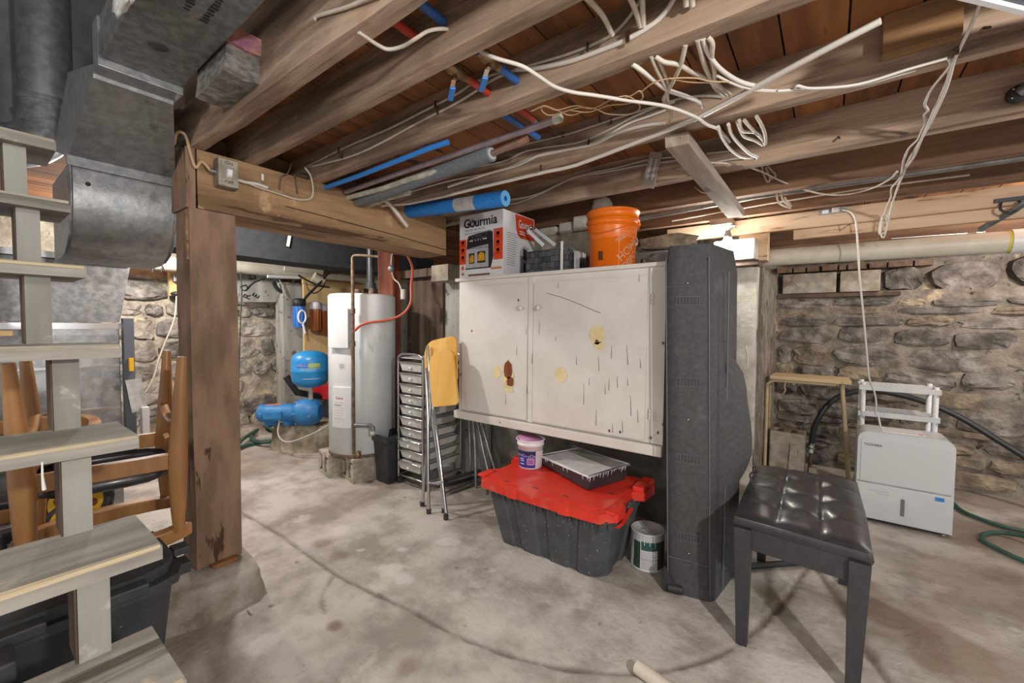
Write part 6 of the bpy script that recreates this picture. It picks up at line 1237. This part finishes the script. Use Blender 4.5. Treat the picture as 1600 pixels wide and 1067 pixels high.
for k, L in enumerate((((1122,198),(1128,215),(1140,232),(1155,243),(1168,246),(1176,245)), ((1138,194),(1143,210),(1156,226),(1172,240),(1183,245),(1180,249)), ((1152,190),(1156,202),(1163,213),(1180,219),(1192,226)), ((1163,188),(1172,198),(1182,208),(1192,218),(1195,226)), ((1155,188),(1160,204),(1178,206),(1188,212),(1194,222)), ((1182,182),(1190,196),(1195,210),(1196,224)))):
    cable(zc(L, 1.975), .0066, m_cordw if k < 2 else m_wire, 'cable_loop', ('first white cable loop right of the brace, counting from the left', 'second white cable loop right of the brace, counting from the left', 'kinked white cable right of the two big loops', 'straight white cable among the small loops right of the brace', 'wavy white cable among the small loops right of the brace', 'rightmost white cable among the small loops right of the brace')[k], group=GL)
for k, L in enumerate((((1190,258),(1193,272),(1199,284),(1203,278),(1196,262)), ((1197,257),(1205,266),(1212,275),(1203,280)), ((1213,302),(1216,315),(1226,322),(1236,325)), ((1220,300),(1223,312),(1232,320),(1237,322)), ((1226,308),(1230,316),(1235,318)))):
    cable(yc(L, 2.66 if k < 2 else 2.845), .0055, m_wire, 'cable_loop', ('left small cable loop hanging in front of the conduit', 'right small cable loop hanging in front of the conduit', 'left one of three cable ends looped over the conduit', 'middle one of three cable ends looped over the conduit', 'right one of three cable ends looped over the conduit')[k], group=GL)
cable([Z_(1110,254,1.975), Z_(1140,256,1.975), Y_(1180,264,2.5), Y_(1230,287,2.7), Y_(1280,302,2.84), Y_(1320,304,2.84), Y_(1360,295,2.8), Y_(1390,280,2.6), Y_(1402,268,2.5)], W2, m_wire, 'cable', 'thin pale cable sagging in front of the conduit')
cable(yc(((1104,240),(1120,238),(1140,236)), 2.182), W1, m_wire, 'cable', 'short white cable right of the brace along the fifth joist'); cable(yc(((1110,257),(1125,252),(1150,248),(1165,247)), 2.175), W1, m_wire, 'cable', 'white cable end running into the two big loops')
cable([Z_(1120,118,1.975), Z_(1145,130,1.975), Z_(1175,139,1.975), Z_(1230,142,1.975), Z_(1290,138,1.975), Z_(1350,132,1.98), Z_(1400,118,1.985), Z_(1430,110,1.99)], .0042, m_cordw, 'thin_wire', 'lower thin white wire strung to the hook at the upper right'); cable([Z_(1215,142,1.97), Z_(1240,140,1.97), Z_(1246,134,1.97), Z_(1270,138,1.97), Z_(1340,132,1.975), Z_(1420,108,1.985), Z_(1480,91,1.985)], .0042, m_cordw, 'thin_wire', 'upper thin white wire strung to the hook at the upper right')
# twisted hanging wire bundle
t = thing('hanging_wires', 'twisted white wires strung from the upper right joist to a dangling loop', 'wire', Y_(1380,370,3.25))
def hang(L): return [Y_(u, v, y) for u, v, y in L]
for L in (((1532,5,1.50),(1515,45,1.58),(1497,82,1.66),(1490,98,1.69),(1478,140,1.85),(1455,190,2.05),(1435,225,2.25),(1420,250,2.45),(1408,280,2.65),(1400,300,2.85),(1392,330,3.10),(1386,355,3.245),(1380,372,3.25),(1376,360,3.25),(1380,338,3.24)),
          ((1482,92,1.69),(1486,100,1.70),(1475,115,1.78),(1455,140,1.88),(1445,162,1.95),(1450,172,2.0),(1444,180,2.05),(1446,192,2.1),(1440,205,2.15),(1434,218,2.2),(1420,232,2.3),(1412,250,2.4),(1410,262,2.5),(1406,278,2.65),(1393,294,2.8),(1392,308,2.95),(1385,325,3.1),(1383,332,3.2),(1376,345,3.25),(1374,365,3.25),(1383,362,3.25),(1388,350,3.25)),
          ((1486,93,1.69),(1482,120,1.8),(1472,145,1.9),(1460,170,2.0),(1450,195,2.1),(1438,222,2.2),(1428,245,2.35),(1416,262,2.5),(1409,270,2.6),(1404,290,2.75),(1396,312,2.95),(1390,332,3.15),(1384,345,3.25),(1381,360,3.25))):
    MB().tube(spline(hang(L), 4), .0042, 6).build('strand', m_cordw, t)
a = Y_(1493,80,1.662); MB().tube([a+Vector((0,.01,.01)), a+Vector((0,-.02,0)), a+Vector((0,-.025,-.02))], .004, 6).build('hook', m_rust, t)
# red and blue pipes with valves through the joists
def pexrun(name, x, y0, y1, z, mat, lb, r=.0125):
    t = thing(name, lb, 'pipe', (x, (y0+y1)/2, z)); MB().cyl((x, y0, z), (x, y1, z), r, 12).build('pipe', mat, t); return t
def valve(t, x, y, z):
    MB().tube([(x,y-.05,z),(x,y-.03,z),(x,y-.028,z),(x,y+.028,z),(x,y+.03,z),(x,y+.05,z)], [.015,.015,.019,.019,.015,.015], 12).build('valve_body', m_brass, t); MB().cyl((x,y,z), (x-.0,y,z-.03), .009, 8).build('stem', m_brass, t)
    MB().bar((x,y-.005,z-.032), (x-.045,y+.03,z-.036), .014, .004).build('lever', m_steel, t); MB().bar((x-.03,y+.02,z-.035), (x-.085,y+.062,z-.040), .020, .011).build('handle_grip', m_valveb, t, bevel=.003)
t = pexrun('blue_water_pipe', -.875, .64, .835, 2.085, m_pexb, 'blue water pipe at the top between the first and second joists'); t = pexrun('red_water_pipe', -.985, .64, .835, 2.085, m_pexr, 'red water pipe at the top between the first and second joists')
t = pexrun('blue_water_pipe', -.852, .90, 1.145, 2.06, m_pexb, 'blue water pipe with a blue-handled valve between the second and third joists'); valve(t, -.852, 1.0, 2.06)
t = pexrun('red_water_pipe', -.975, .94, 1.145, 2.06, m_pexr, 'red water pipe with a blue-handled valve between the second and third joists'); valve(t, -.975, .98, 2.06)
t = pexrun('blue_water_pipe', -1.00, 1.21, 1.50, 2.04, m_pexb, 'blue water pipe crossing above the copper pipes in the next bay'); t = pexrun('red_water_pipe', -.93, 1.21, 1.36, 2.04, m_pexr, 'short red water pipe stub in the next bay beside the blue one'); MB().cyl((-.93,1.355,2.04), (-.93,1.40,2.03), .012, 8).build('steel_elbow', m_galvd, t)
o = MB().tube([Z_(500,296,1.985), Z_(560,275,1.985), Z_(670,232,1.985), Z_(700,222,1.99)], .0115, 10).build('blue_pipe', m_valveb); tag(o, 'bright blue pipe running along the third joist to the beam', 'pipe')
t = thing('copper_pipe', 'long dull copper pipe running under the ceiling bay, ending below the tan wire', 'pipe', Z_(760,225,1.985)); MB().tube([Z_(540,300,1.985), Z_(640,265,1.985), Z_(760,225,1.985), Z_(872,186,1.985)], .0125, 10).build('pipe', M('dull_mauve_copper', 'a2939a', '8d7f85', .5, .5, scale=10), t); MB().cyl(Z_(866,188,1.985), Z_(877,184,1.985), .0155, 10).build('end_cap', m_patina, t)
t = thing('insulated_pipe', 'copper pipe sleeved in grey foam, lying under the ceiling bay', 'pipe', Z_(715,262,1.955))
p0, p1, p2 = Z_(560,315,1.955), Z_(768,240,1.955), Z_(824,217,1.965); MB().tube([p0, p0.lerp(p1,.5), p1], .032, 16).build('foam_sleeve', m_foam, t); MB().tube([p1, p2], .013, 10).build('copper_stub', m_copper, t); MB().tube([p1-(p1-p0)*.002, p1+(p1-p0)*.004], .024, 14).build('foam_end', m_paper, t)
o = MB().tube([Z_(540,310,1.965), Z_(600,294,1.955), Z_(640,280,1.952), Z_(708,261,1.952)], .0135, 10).build('corroded_pipe', m_patina); tag(o, 'whitish corroded pipe with a copper end below the foam-sleeved pipe', 'pipe')
MB().cyl(Z_(702,263,1.952), Z_(714,259,1.952), .016, 10).build('copper_end', m_copper, o)
cable([Z_(560,322,1.96), Z_(590,306,1.95), Z_(640,292,1.945), Z_(690,277,1.945), Z_(725,262,1.95), Z_(760,246,1.97)], .013, M('dark_red_pipe', 'a04a35', None, .5), 'red_pipe', 'dark red pipe dipping under the pipes above the blue noodle', 'pipe')
o = MB().tube([Z_(560,326,1.95), Z_(610,308,1.95), Z_(640,300,1.95)], .016, 10).build('tan_pipe_end', m_patina); tag(o, 'tan pipe end beside the tail of the blue noodle', 'pipe')
# switch box
sb = X_(350, 275, BX1); t = thing('switch_box', 'old metal switch box with ON and OFF embossed, on the face of the hewn beam', 'switch', sb)
sx = BX1+.012; y0, y1, z0, z1 = sb.y-.043, sb.y+.040, sb.z-.062, sb.z+.062
MB().box(sx-.01, sx+.045, y0, y1, z0, z1).build('box', M('box_steel', '8d877c', '6f695f', .5, .5, scale=20), t, bevel=.010)
MB().box(sx+.044, sx+.049, y0+.004, y1-.004, z0+.004, z1-.004).build('cover_plate', M('cover_steel', 'b9b2a2', '97907f', .5, .4, scale=20), t, bevel=.002)
MB().tube([(sx+.050, y, z) for y, z in ((y0+.012,z0+.016),(y1-.012,z0+.016),(y1-.012,z1-.016),(y0+.012,z1-.016))], .0022, 6, closed=True).build('embossed_rim', M('cover_steel', 'b9b2a2'), t)
MB().hexa([(sx+.049,sb.y-.010,sb.z-.018),(sx+.060,sb.y-.010,sb.z-.012),(sx+.060,sb.y+.008,sb.z-.012),(sx+.049,sb.y+.008,sb.z-.018)], [(sx+.049,sb.y-.010,sb.z+.018),(sx+.066,sb.y-.010,sb.z+.012),(sx+.066,sb.y+.008,sb.z+.012),(sx+.049,sb.y+.008,sb.z+.018)]).build('toggle', m_whitep, t)
text('ON', .020, m_ink, t, (sx+.0502, sb.y-.001, z1-.012+.0-.008), (0,1,0), (0,0,1)); text('OFF', .020, m_ink, t, (sx+.0502, sb.y-.001, z0+.020), (0,1,0), (0,0,1))
MB().cyl((sx+.02, y0-.022, sb.z+.0), (sx+.02, y0+.004, sb.z+.0), .010, 10).build('connector', m_galv, t)
pa_ = Vector((sx+.02, y0-.018, sb.z)); MB().tube(spline([pa_, pa_+Vector((-.005,-.03,.03)), X_(306,262,-2.175), X_(298,240,-2.185), X_(291,215,-2.19), X_(284,207,-2.19), X_(276,209,-2.22), X_(272,225,-2.26)], 5), .0065, 8).build('armoured_cable', m_twine, t)
# ceiling light fixture corner at the upper right
t = thing('strip_light', 'dark strip light fixture with a white edge at the top right corner', 'light fixture', (.45, 1.40, 1.98))
a, b = Z_(1520,-2,1.97), Z_(1640,27,1.97); d = (b-a); d.z = 0; d.normalize(); n_ = Vector((d.y, -d.x, 0))
if (n_.y > 0): n_ = -n_
MB().bar(a-d*.05+Vector((0,0,.01)), b+d*.5+Vector((0,0,.01)), .012, .03).build('edge_or_highlight', m_whitep, t); MB().bar(a-d*.04+n_*.09+Vector((0,0,.02)), b+d*.5+n_*.09+Vector((0,0,.02)), .165, .03).build('housing', M('blue_grey_metal', '4c525c', None, .5), t)
t = thing('pipe_hanger', 'dark metal hanger with holes on the joist at the right edge', 'bracket', Y_(1592,148,2.17)); c = Y_(1590,148,2.165)
MB().lathe([(.001,-.004),(.028,-.004),(.03,0),(.028,.012),(.018,.018),(.001,.018)], (0,0,0), 16).xf(Matrix.Translation(c) @ Matrix.Rotation(math.pi/2, 4, 'X')).build('flange', m_black, t); MB().tube([c+Vector((.0,-.012,0)), c+Vector((.03,-.03,.02)), c+Vector((.07,-.03,.05))], .018, 12).build('stub_pipe', m_galvd, t)
for k in range(4): MB().ball(c+Vector((.02*math.cos(k*1.57+.7), -.016, .02*math.sin(k*1.57+.7))), .004, 6).build('bolt', m_steel, t)
# nails and marks on the fourth/fifth joists
for k, (u, v, lb) in enumerate(((1310,213,'rusty nail stub sticking out of the fifth joist'), (1538,82-40,'small nail in the pale joist at the top right'))):
    a = Y_(u, v, 2.188 if k == 0 else 1.673); o = MB().cyl(a+Vector((0,.005,0)), a+Vector((.004,-.03,-.02)), .004, 6).build('nail', m_rust); tag(o, lb, 'nail')
a = Z_(995,1052,.0); b = Z_(1060,1100,.0); o = MB().tube([a+Vector((0,0,.025)), b+Vector((0,0,.025))], .024, 16).build('pipe_offcut', m_pvc); tag(o, 'short beige plastic pipe lying on the floor at the bottom edge', 'pipe')
o = MB().box(*[f for f in (lambda p: (p.x-.02, p.x+.02, p.y-.006, p.y+.006, .004, .012))(Z_(391,958,0))]).build('wood_chip', m_paper, bevel=.002); tag(o, 'pale chip of wood lying on the floor by the footing', 'chip')
